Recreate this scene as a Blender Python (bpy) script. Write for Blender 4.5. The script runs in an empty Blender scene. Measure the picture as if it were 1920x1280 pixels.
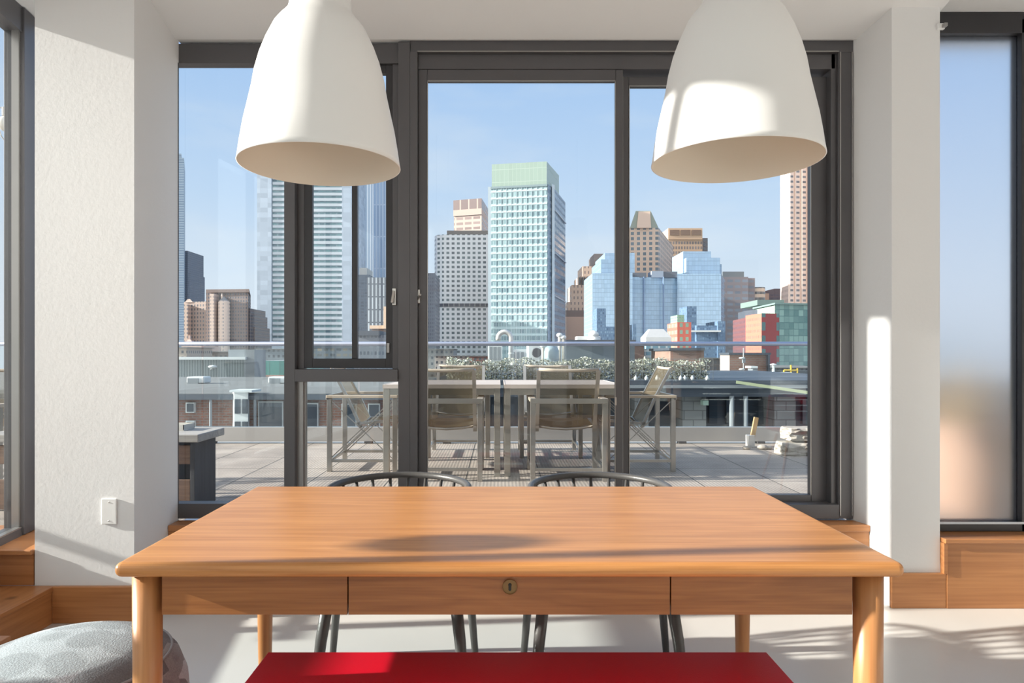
import bpy, bmesh, math, random
from mathutils import Vector, Matrix
random.seed(7)
R = math.radians
S = bpy.context.scene
C = S.collection

# ------------------------------------------------------------------ camera, sky, sun, exposure
EYE, F, VX, VY = 1.2, 1260.0, 935.0, 665.0
cam = bpy.data.cameras.new('camera'); co = bpy.data.objects.new('camera', cam); C.objects.link(co)
co.location = (0, 0, EYE); co.rotation_euler = (R(90), 0, 0)
cam.sensor_width = 36; cam.lens = 36 * F / 1920
cam.shift_x = (960 - VX) / 1920; cam.shift_y = (VY - 640) / 1920
cam.clip_start = 0.05; cam.clip_end = 4000
S.camera = co

SUN = Vector((1, 0.088, -0.335)).normalized()          # the way the sunlight travels
w = bpy.data.worlds.new('sky'); S.world = w; w.use_nodes = True
nt = w.node_tree; nt.nodes.clear()
def wn(t, **k):
    n = nt.nodes.new(t)
    for a, b in k.items(): setattr(n, a, b)
    return n
tc = wn('ShaderNodeTexCoord'); nrm = wn('ShaderNodeVectorMath', operation='NORMALIZE'); nt.links.new(tc.outputs['Generated'], nrm.inputs[0])
sp = wn('ShaderNodeSeparateXYZ'); nt.links.new(nrm.outputs[0], sp.inputs[0])
rp = wn('ShaderNodeValToRGB'); nt.links.new(sp.outputs[2], rp.inputs[0])
cr = rp.color_ramp
for p, c in ((0.0, (.82, .89, .98, 1)), (0.10, (.74, .85, .98, 1)), (0.22, (.57, .74, .97, 1)), (0.45, (.36, .58, .94, 1)), (1.0, (.22, .42, .85, 1))):
    if p in (0.0, 1.0): e = cr.elements[0 if p == 0 else -1]
    else: e = cr.elements.new(p)
    e.color = c
# thin clouds
mp = wn('ShaderNodeMapping'); mp.inputs['Scale'].default_value = (2.2, 2.2, 8); nt.links.new(nrm.outputs[0], mp.inputs[0])
nz = wn('ShaderNodeTexNoise'); nz.inputs['Scale'].default_value = 2.0; nz.inputs['Detail'].default_value = 5; nt.links.new(mp.outputs[0], nz.inputs[0])
cl = wn('ShaderNodeMapRange'); cl.inputs[1].default_value = .5; cl.inputs[2].default_value = .8; cl.inputs[4].default_value = .38; nt.links.new(nz.outputs[0], cl.inputs[0])
m1 = wn('ShaderNodeMix', data_type='RGBA'); nt.links.new(cl.outputs[0], m1.inputs[0]); nt.links.new(rp.outputs[0], m1.inputs[6]); m1.inputs[7].default_value = (.85, .90, .96, 1)
# bright warm haze on the sun's side of the sky and to the south
dt = wn('ShaderNodeVectorMath', operation='DOT_PRODUCT'); nt.links.new(nrm.outputs[0], dt.inputs[0]); dt.inputs[1].default_value = Vector((-.75, -.66, .1)).normalized()
hz = wn('ShaderNodeMapRange'); hz.inputs[1].default_value = -.15; hz.inputs[2].default_value = .75; nt.links.new(dt.outputs['Value'], hz.inputs[0])
m2 = wn('ShaderNodeMix', data_type='RGBA'); nt.links.new(hz.outputs[0], m2.inputs[0]); nt.links.new(m1.outputs[2], m2.inputs[6]); m2.inputs[7].default_value = (1.55, 1.52, 1.47, 1)
bg = wn('ShaderNodeBackground'); nt.links.new(m2.outputs[2], bg.inputs[0]); bg.inputs[1].default_value = 1.0
wo = wn('ShaderNodeOutputWorld'); nt.links.new(bg.outputs[0], wo.inputs[0])

sl = bpy.data.lights.new('sun', 'SUN'); so = bpy.data.objects.new('sun', sl); C.objects.link(so)
sl.energy = 12.5; sl.color = (1, .94, .86); sl.angle = R(.9)
so.rotation_euler = SUN.to_track_quat('-Z', 'Y').to_euler(); so.location = (-8, -1, 6)

S.view_settings.view_transform = 'Standard'; S.view_settings.look = 'None'
S.view_settings.exposure = 0.0; S.view_settings.gamma = 1; S.view_settings.use_curve_mapping = False

# ------------------------------------------------------------------ materials
MATS = {}
def base(name):
    m = bpy.data.materials.new(name); m.use_nodes = True
    return m, m.node_tree, m.node_tree.nodes['Principled BSDF']
def N(t, typ, **k):
    n = t.nodes.new(typ)
    for a, b in k.items():
        if a == 'inp':
            for i, v in b.items(): n.inputs[i].default_value = v
        else: setattr(n, a, b)
    return n
def col(c): return (c[0], c[1], c[2], 1)
def srgb(r, g, b):
    f = lambda v: (v/255/12.92) if v/255 <= .04045 else ((v/255+.055)/1.055)**2.4
    return (f(r), f(g), f(b))
def plain(name, c, rough=.5, metal=0, var=.06, scale=6, bump=0, bscale=80, coat=0, spec=.5):
    """a painted / cast surface with a little procedural variation"""
    if name in MATS: return MATS[name]
    m, t, p = base(name)
    p.inputs['Roughness'].default_value = rough; p.inputs['Metallic'].default_value = metal
    p.inputs['Coat Weight'].default_value = coat; p.inputs['Specular IOR Level'].default_value = spec
    g = N(t, 'ShaderNodeTexCoord'); n = N(t, 'ShaderNodeTexNoise', inp={'Scale': scale, 'Detail': 4}); t.links.new(g.outputs['Object'], n.inputs[0])
    mx = N(t, 'ShaderNodeMix', data_type='RGBA'); t.links.new(n.outputs[0], mx.inputs[0])
    mx.inputs[6].default_value = col([v*(1-var) for v in c]); mx.inputs[7].default_value = col([min(1, v*(1+var)) for v in c])
    t.links.new(mx.outputs[2], p.inputs['Base Color'])
    if bump:
        n2 = N(t, 'ShaderNodeTexNoise', inp={'Scale': bscale, 'Detail': 3}); t.links.new(g.outputs['Object'], n2.inputs[0])
        b = N(t, 'ShaderNodeBump', inp={'Strength': bump, 'Distance': .004}); t.links.new(n2.outputs[0], b.inputs['Height']); t.links.new(b.outputs[0], p.inputs['Normal'])
    MATS[name] = m; return m
def wood(name, c1, c2, axis=0, rough=.38, sc=1.0, seed=0, coat=.15, knots=False):
    if name in MATS: return MATS[name]
    m, t, p = base(name)
    g = N(t, 'ShaderNodeTexCoord'); mp = N(t, 'ShaderNodeMapping')
    s = [14*sc]*3; s[axis] = .9*sc; mp.inputs['Scale'].default_value = s; mp.inputs['Location'].default_value = (seed, seed*2.3, seed*1.7)
    t.links.new(g.outputs['Object'], mp.inputs[0])
    n1 = N(t, 'ShaderNodeTexNoise', inp={'Scale': 1.0, 'Detail': 3, 'Distortion': .6}); t.links.new(mp.outputs[0], n1.inputs[0])
    mu = N(t, 'ShaderNodeMath', operation='MULTIPLY'); mu.inputs[1].default_value = 9; t.links.new(n1.outputs[0], mu.inputs[0])
    fr = N(t, 'ShaderNodeMath', operation='PINGPONG'); fr.inputs[1].default_value = 1; t.links.new(mu.outputs[0], fr.inputs[0])
    mp2 = N(t, 'ShaderNodeMapping'); s2 = [130*sc]*3; s2[axis] = 3*sc; mp2.inputs['Scale'].default_value = s2; t.links.new(g.outputs['Object'], mp2.inputs[0])
    n2 = N(t, 'ShaderNodeTexNoise', inp={'Scale': 1.0, 'Detail': 3}); t.links.new(mp2.outputs[0], n2.inputs[0])
    n3 = N(t, 'ShaderNodeTexNoise', inp={'Scale': 2.2, 'Detail': 2}); t.links.new(g.outputs['Object'], n3.inputs[0])
    a = N(t, 'ShaderNodeMath', operation='MULTIPLY'); a.inputs[1].default_value = .30; t.links.new(fr.outputs[0], a.inputs[0])
    b = N(t, 'ShaderNodeMath', operation='MULTIPLY_ADD'); b.inputs[1].default_value = .75; t.links.new(n2.outputs[0], b.inputs[0]); t.links.new(a.outputs[0], b.inputs[2])
    cc = N(t, 'ShaderNodeMath', operation='MULTIPLY_ADD'); cc.inputs[1].default_value = .45; t.links.new(n3.outputs[0], cc.inputs[0]); t.links.new(b.outputs[0], cc.inputs[2])
    mr = N(t, 'ShaderNodeMapRange', inp={1: .45, 2: 1.05}); t.links.new(cc.outputs[0], mr.inputs[0])
    mx = N(t, 'ShaderNodeMix', data_type='RGBA'); t.links.new(mr.outputs[0], mx.inputs[0]); mx.inputs[6].default_value = col(c1); mx.inputs[7].default_value = col(c2)
    out = mx.outputs[2]
    if knots:
        v = N(t, 'ShaderNodeTexVoronoi', inp={'Scale': 3.1}); t.links.new(g.outputs['Object'], v.inputs[0])
        k = N(t, 'ShaderNodeMapRange', inp={1: .03, 2: .09, 3: .75, 4: 0}); t.links.new(v.outputs[0], k.inputs[0])
        m3 = N(t, 'ShaderNodeMix', data_type='RGBA'); t.links.new(k.outputs[0], m3.inputs[0]); t.links.new(out, m3.inputs[6]); m3.inputs[7].default_value = col([x*.35 for x in c2]); out = m3.outputs[2]
    t.links.new(out, p.inputs['Base Color'])
    p.inputs['Roughness'].default_value = rough; p.inputs['Coat Weight'].default_value = coat; p.inputs['Coat Roughness'].default_value = .3
    bu = N(t, 'ShaderNodeBump', inp={'Strength': .12, 'Distance': .002}); t.links.new(n2.outputs[0], bu.inputs['Height']); t.links.new(bu.outputs[0], p.inputs['Normal'])
    MATS[name] = m; return m
def glass(name, tint=(.97, .985, .98), refl=.025, rough=0.0):
    """thin clear pane: see-through with a weak mirror coat"""
    if name in MATS: return MATS[name]
    m, t, p = base(name); t.nodes.remove(p)
    tr = N(t, 'ShaderNodeBsdfTransparent'); tr.inputs[0].default_value = col(tint)
    gl = N(t, 'ShaderNodeBsdfGlossy'); gl.inputs['Roughness'].default_value = rough; gl.inputs[0].default_value = (.9, .95, 1, 1)
    lw = N(t, 'ShaderNodeLayerWeight', inp={'Blend': .25}); ad = N(t, 'ShaderNodeMath', operation='MULTIPLY_ADD', inp={1: .35, 2: refl}); t.links.new(lw.outputs['Fresnel'], ad.inputs[0])
    ad.inputs[1].default_value = .15
    mx = N(t, 'ShaderNodeMixShader'); t.links.new(ad.outputs[0], mx.inputs[0]); t.links.new(tr.outputs[0], mx.inputs[1]); t.links.new(gl.outputs[0], mx.inputs[2])
    t.links.new(mx.outputs[0], t.nodes['Material Output'].inputs[0])
    MATS[name] = m; return m
def brick(name, c1, c2, mortar, sc=1.0, bw=.2, rh=.07):
    if name in MATS: return MATS[name]
    m, t, p = base(name)
    u, v, top = uv_nodes(t)
    cb = N(t, 'ShaderNodeCombineXYZ'); t.links.new(u, cb.inputs[0]); t.links.new(v, cb.inputs[1])
    b = N(t, 'ShaderNodeTexBrick', inp={'Scale': sc, 'Mortar Size': .012, 'Brick Width': bw, 'Row Height': rh}); t.links.new(cb.outputs[0], b.inputs[0])
    b.inputs['Color1'].default_value = col(c1); b.inputs['Color2'].default_value = col(c2); b.inputs['Mortar'].default_value = col(mortar)
    n = N(t, 'ShaderNodeTexNoise', inp={'Scale': .8, 'Detail': 4}); t.links.new(cb.outputs[0], n.inputs[0])
    mr = N(t, 'ShaderNodeMapRange', inp={1: .3, 2: .7, 3: .75, 4: 1.2}); t.links.new(n.outputs[0], mr.inputs[0])
    mx = N(t, 'ShaderNodeMix', data_type='RGBA', blend_type='MULTIPLY', inp={0: 1.0}); t.links.new(b.outputs[0], mx.inputs[6]); t.links.new(mr.outputs[0], mx.inputs[7])
    t.links.new(mx.outputs[2], p.inputs['Base Color']); p.inputs['Roughness'].default_value = .9
    MATS[name] = m; return m
def uv_nodes(t):
    """metres along the wall (whatever way it faces) and height"""
    g = N(t, 'ShaderNodeNewGeometry')
    cr = N(t, 'ShaderNodeVectorMath', operation='CROSS_PRODUCT'); t.links.new(g.outputs['True Normal'], cr.inputs[0]); cr.inputs[1].default_value = (0, 0, 1)
    nn = N(t, 'ShaderNodeVectorMath', operation='NORMALIZE'); t.links.new(cr.outputs[0], nn.inputs[0])
    d = N(t, 'ShaderNodeVectorMath', operation='DOT_PRODUCT'); t.links.new(nn.outputs[0], d.inputs[0]); t.links.new(g.outputs['Position'], d.inputs[1])
    s = N(t, 'ShaderNodeSeparateXYZ'); t.links.new(g.outputs['Position'], s.inputs[0])
    s2 = N(t, 'ShaderNodeSeparateXYZ'); t.links.new(g.outputs['True Normal'], s2.inputs[0])
    a = N(t, 'ShaderNodeMath', operation='ABSOLUTE'); t.links.new(s2.outputs[2], a.inputs[0])
    gt = N(t, 'ShaderNodeMath', operation='GREATER_THAN', inp={1: .6}); t.links.new(a.outputs[0], gt.inputs[0])
    return d.outputs['Value'], s.outputs[2], gt.outputs[0]
def facade(name, wall, win, cw, ch, fw=.6, fh=.6, win2=None, rough=.25, ox=0, oz=0, vary=.5, gloss=.5, groof=None):
    """a wall with a grid of windows, cw x ch metres each"""
    if name in MATS: return MATS[name]
    m, t, p = base(name)
    u, v, top = uv_nodes(t)
    def cell(src, size, off, frac):
        a = N(t, 'ShaderNodeMath', operation='MULTIPLY_ADD', inp={1: 1/size, 2: off}); t.links.new(src, a.inputs[0])
        f = N(t, 'ShaderNodeMath', operation='FRACT'); t.links.new(a.outputs[0], f.inputs[0])
        l = N(t, 'ShaderNodeMath', operation='LESS_THAN', inp={1: frac}); t.links.new(f.outputs[0], l.inputs[0])
        fl = N(t, 'ShaderNodeMath', operation='FLOOR'); t.links.new(a.outputs[0], fl.inputs[0])
        return l.outputs[0], fl.outputs[0]
    mu, iu = cell(u, cw, ox+.37, fw); mv, iv = cell(v, ch, oz+.21, fh)
    mk = N(t, 'ShaderNodeMath', operation='MULTIPLY'); t.links.new(mu, mk.inputs[0]); t.links.new(mv, mk.inputs[1])
    nt_ = N(t, 'ShaderNodeMath', operation='SUBTRACT', inp={0: 1}); t.links.new(top, nt_.inputs[1])
    mk2 = N(t, 'ShaderNodeMath', operation='MULTIPLY'); t.links.new(mk.outputs[0], mk2.inputs[0]); t.links.new(nt_.outputs[0], mk2.inputs[1])
    cb = N(t, 'ShaderNodeCombineXYZ'); t.links.new(iu, cb.inputs[0]); t.links.new(iv, cb.inputs[1])
    wnz = N(t, 'ShaderNodeTexWhiteNoise', noise_dimensions='3D'); t.links.new(cb.outputs[0], wnz.inputs[0])
    vr = N(t, 'ShaderNodeMath', operation='MULTIPLY', inp={1: vary}); t.links.new(wnz.outputs[0], vr.inputs[0])
    wc = N(t, 'ShaderNodeMix', data_type='RGBA'); t.links.new(vr.outputs[0], wc.inputs[0]); wc.inputs[6].default_value = col(win); wc.inputs[7].default_value = col(win2 or [min(1, x*1.9+.05) for x in win])
    ns = N(t, 'ShaderNodeTexNoise', inp={'Scale': .03, 'Detail': 3}); gp = N(t, 'ShaderNodeNewGeometry'); t.links.new(gp.outputs['Position'], ns.inputs[0])
    wl = N(t, 'ShaderNodeMix', data_type='RGBA'); t.links.new(ns.outputs[0], wl.inputs[0]); wl.inputs[6].default_value = col([x*.86 for x in wall]); wl.inputs[7].default_value = col([min(1, x*1.12) for x in wall])
    mx = N(t, 'ShaderNodeMix', data_type='RGBA'); t.links.new(mk2.outputs[0], mx.inputs[0]); t.links.new(wl.outputs[2], mx.inputs[6]); t.links.new(wc.outputs[2], mx.inputs[7])
    rf = N(t, 'ShaderNodeMix', data_type='RGBA'); t.links.new(top, rf.inputs[0]); t.links.new(mx.outputs[2], rf.inputs[6]); rf.inputs[7].default_value = col(groof or (.25, .25, .26))
    t.links.new(rf.outputs[2], p.inputs['Base Color'])
    rr = N(t, 'ShaderNodeMapRange', inp={3: .8, 4: rough}); t.links.new(mk2.outputs[0], rr.inputs[0]); t.links.new(rr.outputs[0], p.inputs['Roughness'])
    p.inputs['Specular IOR Level'].default_value = gloss
    MATS[name] = m; return m

white = plain('painted plaster', (.79, .79, .79), .75, var=.02, scale=3, bump=.14, bscale=60)
whitec = plain('ceiling paint', (.82, .82, .82), .8, var=.015, scale=2, bump=.08)
frame_m = plain('bronze aluminium', (.115, .112, .118), .42, .35, var=.10, scale=4)
frame_d = plain('dark aluminium', (.045, .044, .048), .4, .3, var=.08, scale=4)
bead_m = plain('pale glazing bead', (.36, .35, .34), .3, .7, var=.05)
gl_m = glass('window glass')
chrome = plain('brushed steel', (.62, .60, .57), .28, .95, var=.05, scale=20)
black = plain('black gap', (.012, .012, .012), .6)
oak = wood('table oak', (.60, .275, .092), (.41, .165, .046), 0, seed=3, coat=.05)
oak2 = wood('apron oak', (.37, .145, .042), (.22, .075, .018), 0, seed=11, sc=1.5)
oakz = wood('leg oak', (.54, .25, .095), (.37, .15, .048), 2, seed=6)
cherry = wood('cherry ledge', (.52, .23, .085), (.36, .14, .046), 0, seed=21, sc=.7, knots=True)
cherryy = wood('cherry step', (.52, .23, .085), (.36, .14, .046), 1, seed=25, sc=.7, knots=True)

# ------------------------------------------------------------------ mesh building
OFF = {}
class MB:
    def __init__(s): s.b = bmesh.new()
    def box(s, x0, x1, y0, y1, z0, z1):
        v = [s.b.verts.new(p) for p in ((x0,y0,z0),(x1,y0,z0),(x1,y1,z0),(x0,y1,z0),(x0,y0,z1),(x1,y0,z1),(x1,y1,z1),(x0,y1,z1))]
        for f in ((0,3,2,1),(4,5,6,7),(0,1,5,4),(1,2,6,5),(2,3,7,6),(3,0,4,7)): s.b.faces.new([v[i] for i in f])
        return s
    def hexa(s, pts):
        v = [s.b.verts.new(p) for p in pts]
        for f in ((0,3,2,1),(4,5,6,7),(0,1,5,4),(1,2,6,5),(2,3,7,6),(3,0,4,7)): s.b.faces.new([v[i] for i in f])
        return s
    def obox(s, o, u, s0, s1, n0, n1, z0, z1):
        """box along the horizontal direction u from o; n is to the left of u"""
        n = Vector((-u[1], u[0]))
        q = lambda a, b, z: (o[0]+u[0]*a+n[0]*b, o[1]+u[1]*a+n[1]*b, z)
        return s.hexa([q(s0,n0,z0), q(s1,n0,z0), q(s1,n1,z0), q(s0,n1,z0), q(s0,n0,z1), q(s1,n0,z1), q(s1,n1,z1), q(s0,n1,z1)])
    def prism(s, pts, z0, z1, top=None):
        """vertical prism over a footprint; top = another footprint for tapering"""
        tp = top or pts
        a = [s.b.verts.new((p[0], p[1], z0)) for p in pts]; b = [s.b.verts.new((p[0], p[1], z1)) for p in tp]
        n = len(pts); s.b.faces.new(a[::-1]); s.b.faces.new(b)
        for i in range(n): s.b.faces.new((a[i], a[(i+1) % n], b[(i+1) % n], b[i]))
        return s
    def tube(s, pts, r, n=10, cap=True):
        """round bar along points; r a number or one per point"""
        P = [Vector(p) for p in pts]; rs = r if isinstance(r, (list, tuple)) else [r]*len(P)
        rings = []; ref = None
        for i, p in enumerate(P):
            d = (P[min(i+1, len(P)-1)] - P[max(i-1, 0)]).normalized()
            if ref is None:
                ref = Vector((0, 0, 1)) if abs(d.z) < .9 else Vector((1, 0, 0))
            x = (ref - d*ref.dot(d)).normalized(); y = d.cross(x); ref = x
            rings.append([s.b.verts.new(p + (x*math.cos(2*math.pi*k/n) + y*math.sin(2*math.pi*k/n))*rs[i]) for k in range(n)])
        for a, b in zip(rings, rings[1:]):
            for k in range(n): s.b.faces.new((a[k], a[(k+1) % n], b[(k+1) % n], b[k]))
        if cap: s.b.faces.new(rings[0][::-1]); s.b.faces.new(rings[-1])
        return s
    def bar(s, a, b, wx, wy):
        """square bar between two points"""
        A, B = Vector(a), Vector(b); d = (B-A).normalized()
        ref = Vector((0, 1, 0)) if abs(d.y) < .9 else Vector((1, 0, 0))
        x = d.cross(ref).normalized(); y = d.cross(x).normalized(); x *= wx/2; y *= wy/2
        return s.hexa([A-x-y, A+x-y, A+x+y, A-x+y, B-x-y, B+x-y, B+x+y, B-x+y])
    def lathe(s, prof, c=(0, 0, 0), n=48, close=False):
        rings = [[s.b.verts.new((c[0]+r*math.cos(2*math.pi*k/n), c[1]+r*math.sin(2*math.pi*k/n), c[2]+z)) for k in range(n)] for r, z in prof]
        for a, b in zip(rings, rings[1:]):
            for k in range(n): s.b.faces.new((a[k], a[(k+1) % n], b[(k+1) % n], b[k]))
        if close: s.b.faces.new(rings[0][::-1]); s.b.faces.new(rings[-1])
        return s
    def ball(s, c, r, sz=(1, 1, 1), seg=16):
        m = Matrix.Translation(c) @ Matrix.Diagonal((r*sz[0], r*sz[1], r*sz[2], 1))
        bmesh.ops.create_uvsphere(s.b, u_segments=seg, v_segments=seg//2, radius=1, matrix=m); return s
    def build(s, name, mat, parent=None, smooth=False, bevel=0, seg=2, world=True, angle=40):
        bmesh.ops.recalc_face_normals(s.b, faces=s.b.faces)
        me = bpy.data.meshes.new(name)
        if parent is None:
            lo = [min(v.co[i] for v in s.b.verts) for i in range(3)]; hi = [max(v.co[i] for v in s.b.verts) for i in range(3)]
            off = Vector(((lo[0]+hi[0])/2, (lo[1]+hi[1])/2, lo[2]))
        else: off = OFF[parent.name]
        for v in s.b.verts: v.co -= off
        s.b.to_mesh(me); s.b.free()
        o = bpy.data.objects.new(name, me); C.objects.link(o)
        me.materials.append(mat)
        if parent is None: o.location = off
        else: o.parent = parent
        OFF[o.name] = off
        if smooth:
            for p in me.polygons: p.use_smooth = True
        if bevel:
            md = o.modifiers.new('bevel', 'BEVEL'); md.width = bevel; md.segments = seg; md.limit_method = 'ANGLE'; md.angle_limit = R(angle)
        return o
def tag(o, label=None, cat=None, group=None, kind=None):
    if label: o['label'] = label
    if cat: o['category'] = cat
    if group: o['group'] = group
    if kind: o['kind'] = kind
    return o
def thing(name, label, cat, loc=(0, 0, 0), group=None, kind=None):
    o = bpy.data.objects.new(name, None); C.objects.link(o); o.location = loc; o.empty_display_size = .1
    OFF[o.name] = Vector(loc); tag(o, label, cat, group, kind); return o
def copy_tree(o, parent=None):
    c = o.copy(); C.objects.link(c); c.parent = parent
    for ch in [x for x in C.objects if x.parent == o]: copy_tree(ch, c)
    return c
def box(name, mat, parent, *a, **k): return MB().box(*a).build(name, mat, parent, **k)
def struct(o): o['kind'] = 'structure'; return o
def X(px, Y): return (px-VX)*Y/F
def Z(py, Y): return EYE+(VY-py)*Y/F

# ------------------------------------------------------------------ the room
YW = 3.43
FLm, t, p = base('pale resin floor')
g = N(t, 'ShaderNodeTexCoord'); n = N(t, 'ShaderNodeTexNoise', inp={'Scale': 1.6, 'Detail': 6}); t.links.new(g.outputs['Object'], n.inputs[0])
mx = N(t, 'ShaderNodeMix', data_type='RGBA'); t.links.new(n.outputs[0], mx.inputs[0]); mx.inputs[6].default_value = (.60, .575, .54, 1); mx.inputs[7].default_value = (.70, .68, .65, 1)
t.links.new(mx.outputs[2], p.inputs['Base Color']); p.inputs['Roughness'].default_value = .28
struct(MB().prism([(-1.03,-5),(4.6,-5),(4.6,3.6),(-2.48,3.6)], -.1, 0).build('floor', FLm))
struct(MB().prism([(-.95,-5.2),(4.8,-5.2),(4.8,3.1),(-2.36,3.1)], 2.88, 3.15).build('ceiling', whitec))
# lowered band of ceiling in front of the window, sloping down to its head
m = MB(); m.hexa([(-1.64,3.1,2.88),(2.12,3.1,2.88),(2.12,3.75,2.80),(-1.64,3.75,2.80),(-1.64,3.1,3.15),(2.12,3.1,3.15),(2.12,3.75,3.15),(-1.64,3.75,3.15)])
m.b.verts.ensure_lookup_table()
for v in m.b.verts:
    if v.co.z < 3 and v.co.y > 3.5: v.co.z = 2.795; v.co.y = 3.75
m2_ = MB().prism([(-1.64,3.1),(2.12,3.1),(2.12,YW-.02),(-1.64,YW-.02)], 2.88, 3.15); m2_.b.verts.ensure_lookup_table()
m.b.free()
for i in (2, 3): m2_.b.verts[i].co.z = 2.80
struct(m2_.build('trim_soffit', whitec))
struct(box('trim_lintel', white, None, -1.64, 2.12, YW-.02, 3.7, 2.805, 3.15))
struct(box('wall_left', white, None, -2.085, -1.638, 3.02, 3.44, 0, 3.15))
struct(MB().prism([(1.872,3.2),(2.101,3.2),(2.101,3.5),(1.81,3.5),(1.81,YW)], 0, 3.15).build('wall_right', white))
struct(box('wall_side', white, None, 4.6, 4.8, -5, 3.6, 0, 2.9))
struct(box('wall_front', white, None, -1.64, 1.81, 3.40, 3.6, 0, .34))
struct(box('trim_roof', white, None, 2.10, 4.8, 3.10, 3.7, 2.885, 3.15))
struct(box('trim_left', white, None, -2.44, -2.085, 3.10, 3.5, 2.885, 3.15))
# back of the room: piers between tall openings
m = MB()
for a_, b_ in ((-1.5, .2), (1.2, 4.9)): m.box(a_, b_, -5.1, -4.85, 0, 2.9)
m.box(-1.5, 4.9, -5.1, -4.85, 0, .9).box(-1.5, 4.9, -5.1, -4.85, 2.3, 2.9)
struct(m.build('wall_back', white))
# baseboards
struct(box('baseboard_left', cherry, None, -1.995, -1.62, 3.0, 3.02, 0, .165, bevel=.003))
struct(box('baseboard_right', cherry, None, 1.86, 2.118, 3.18, 3.2, 0, .165, bevel=.003))
struct(box('baseboard_center', cherry, None, -1.638, 1.835, 3.395, 3.4, 0, .12))

# oak ledge under the main window
o = thing('window_ledge', 'low wooden ledge running under the wide terrace window between the white piers', 'ledge', (.1, 3.36, 0))
MB().prism([(-1.636,3.322),(1.838,3.322),(1.812,3.428),(-1.636,3.428)], .325, .357).build('ledge_top', cherry, o, bevel=.004)
box('riser', cherry, o, -1.636, 1.835, 3.328, 3.392, .0, .325)
o = thing('window_ledge', 'wooden boxed ledge below the frosted pane right of the white pier', 'ledge', (3.2, 3.25, 0))
box('ledge_top', cherry, o, 2.105, 4.59, 3.165, 3.36, .31, .332, bevel=.003)
box('riser', cherry, o, 2.12, 4.59, 3.178, 3.2, 0, .31, bevel=.002)
box('end_panel', cherry, o, 2.103, 2.12, 3.172, 3.2, .165, .31)
# steps at the left
o = thing('wooden_step', 'upper wooden step against the white pier below the left window', 'step', (-2.4, 3.2, 0))
box('tread', cherry, o, -2.75, -2.088, 3.0, 3.45, .305, .327, bevel=.004)
box('riser', cherry, o, -2.75, -2.09, 3.02, 3.04, .165, .305)
o = thing('wooden_step', 'lower wooden step running toward the camera beside the grey pouf', 'step', (-2.2, 2.4, 0))
MB().prism([(-2.9,3.018),(-2.9,1.0),(-1.8,1.0),(-1.8,2.48),(-1.99,2.48),(-1.99,3.018)][::-1], .143, .165).build('tread', cherryy, o, bevel=.003)
MB().prism([(-2.88,3.016),(-2.88,1.0),(-1.805,1.0),(-1.805,2.475),(-1.995,2.475),(-1.995,3.016)][::-1], 0, .143).build('riser', cherryy, o)

# cover plate
o = thing('cover_plate', 'blank white wall plate with two screws on the left white pier', 'wall plate', (X(206, 3.02), 3.02, Z(983, 3.02)))
x0, x1, z0, z1 = X(192, 3.02), X(220, 3.02), Z(982, 3.02), Z(934, 3.02)
box('plate', plain('white plastic', (.85, .85, .84), .35), o, x0, x1, 3.011, 3.02, z0, z1, bevel=.003)
for z in (z0+.016, z1-.016):
    MB().ball(((x0+x1)/2, 3.0105, z), .0035, (1, .35, 1), 10).build('screw', chrome, o, smooth=True)

# ------------------------------------------------------------------ main window (fixed pane + casement) and sliding door
def fr(m, px0, px1, py0, py1, ya, yb):
    """a frame member by its edges in the window plane"""
    m.box(X(px0, YW), X(px1, YW), ya, yb, Z(py1, YW), Z(py0, YW)); return m
W1 = thing('window_1', 'dark metal window with a fixed pane and a narrow casement', 'window', (X(540, YW), YW, .36), kind='structure')
m = MB()
fr(m, 320, 747, 80, 117, 3.44, 3.50); fr(m, 320, 747, 944, 972, 3.43, 3.50)
fr(m, 331, 334.5, 117, 944, 3.43, 3.437)
fr(m, 536, 556, 117, 944, 3.40, 3.50)
fr(m, 556, 747, 692, 715, 3.40, 3.50)
fr(m, 556, 568, 117, 692, 3.45, 3.50); fr(m, 735, 747, 117, 692, 3.45, 3.50)
m.build('frame', frame_m, W1, bevel=.002)
m = MB(); fr(m, 556, 567, 715, 944, 3.44, 3.50); fr(m, 567, 570, 715, 944, 3.46, 3.49); m.build('jamb', bead_m, W1)
sa = MB()
for a in ((566, 583, 118, 690), (722, 737, 118, 690), (583, 722, 118, 134), (583, 722, 672, 690)): fr(sa, *a, 3.455, 3.485)
fr(sa, 658, 668, 134, 672, 3.45, 3.485)
sash = sa.build('casement_sash', frame_d, W1, bevel=.002)
m = MB(); fr(m, 583, 658, 134, 672, 3.470, 3.473); m.build('glass_pane', gl_m, sash)
m = MB(); fr(m, 668, 722, 134, 672, 3.470, 3.473); m.build('glass_pane', gl_m, sash)
m = MB(); fr(m, 735, 742, 540, 572, 3.438, 3.45); m.bar((X(738, YW), 3.435, Z(545, YW)), (X(736, YW), 3.41, Z(568, YW)), .012, .01); m.build('handle', chrome, sash, bevel=.002)
m = MB(); fr(m, 724, 729, 643, 661, 3.445, 3.455); m.build('hinge', bead_m, sash)
m = MB(); fr(m, 322, 536, 117, 944, 3.470, 3.473); m.build('glass_pane', gl_m, W1)
m = MB(); fr(m, 570, 745, 715, 944, 3.470, 3.473); m.build('glass_pane', gl_m, W1)

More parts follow.
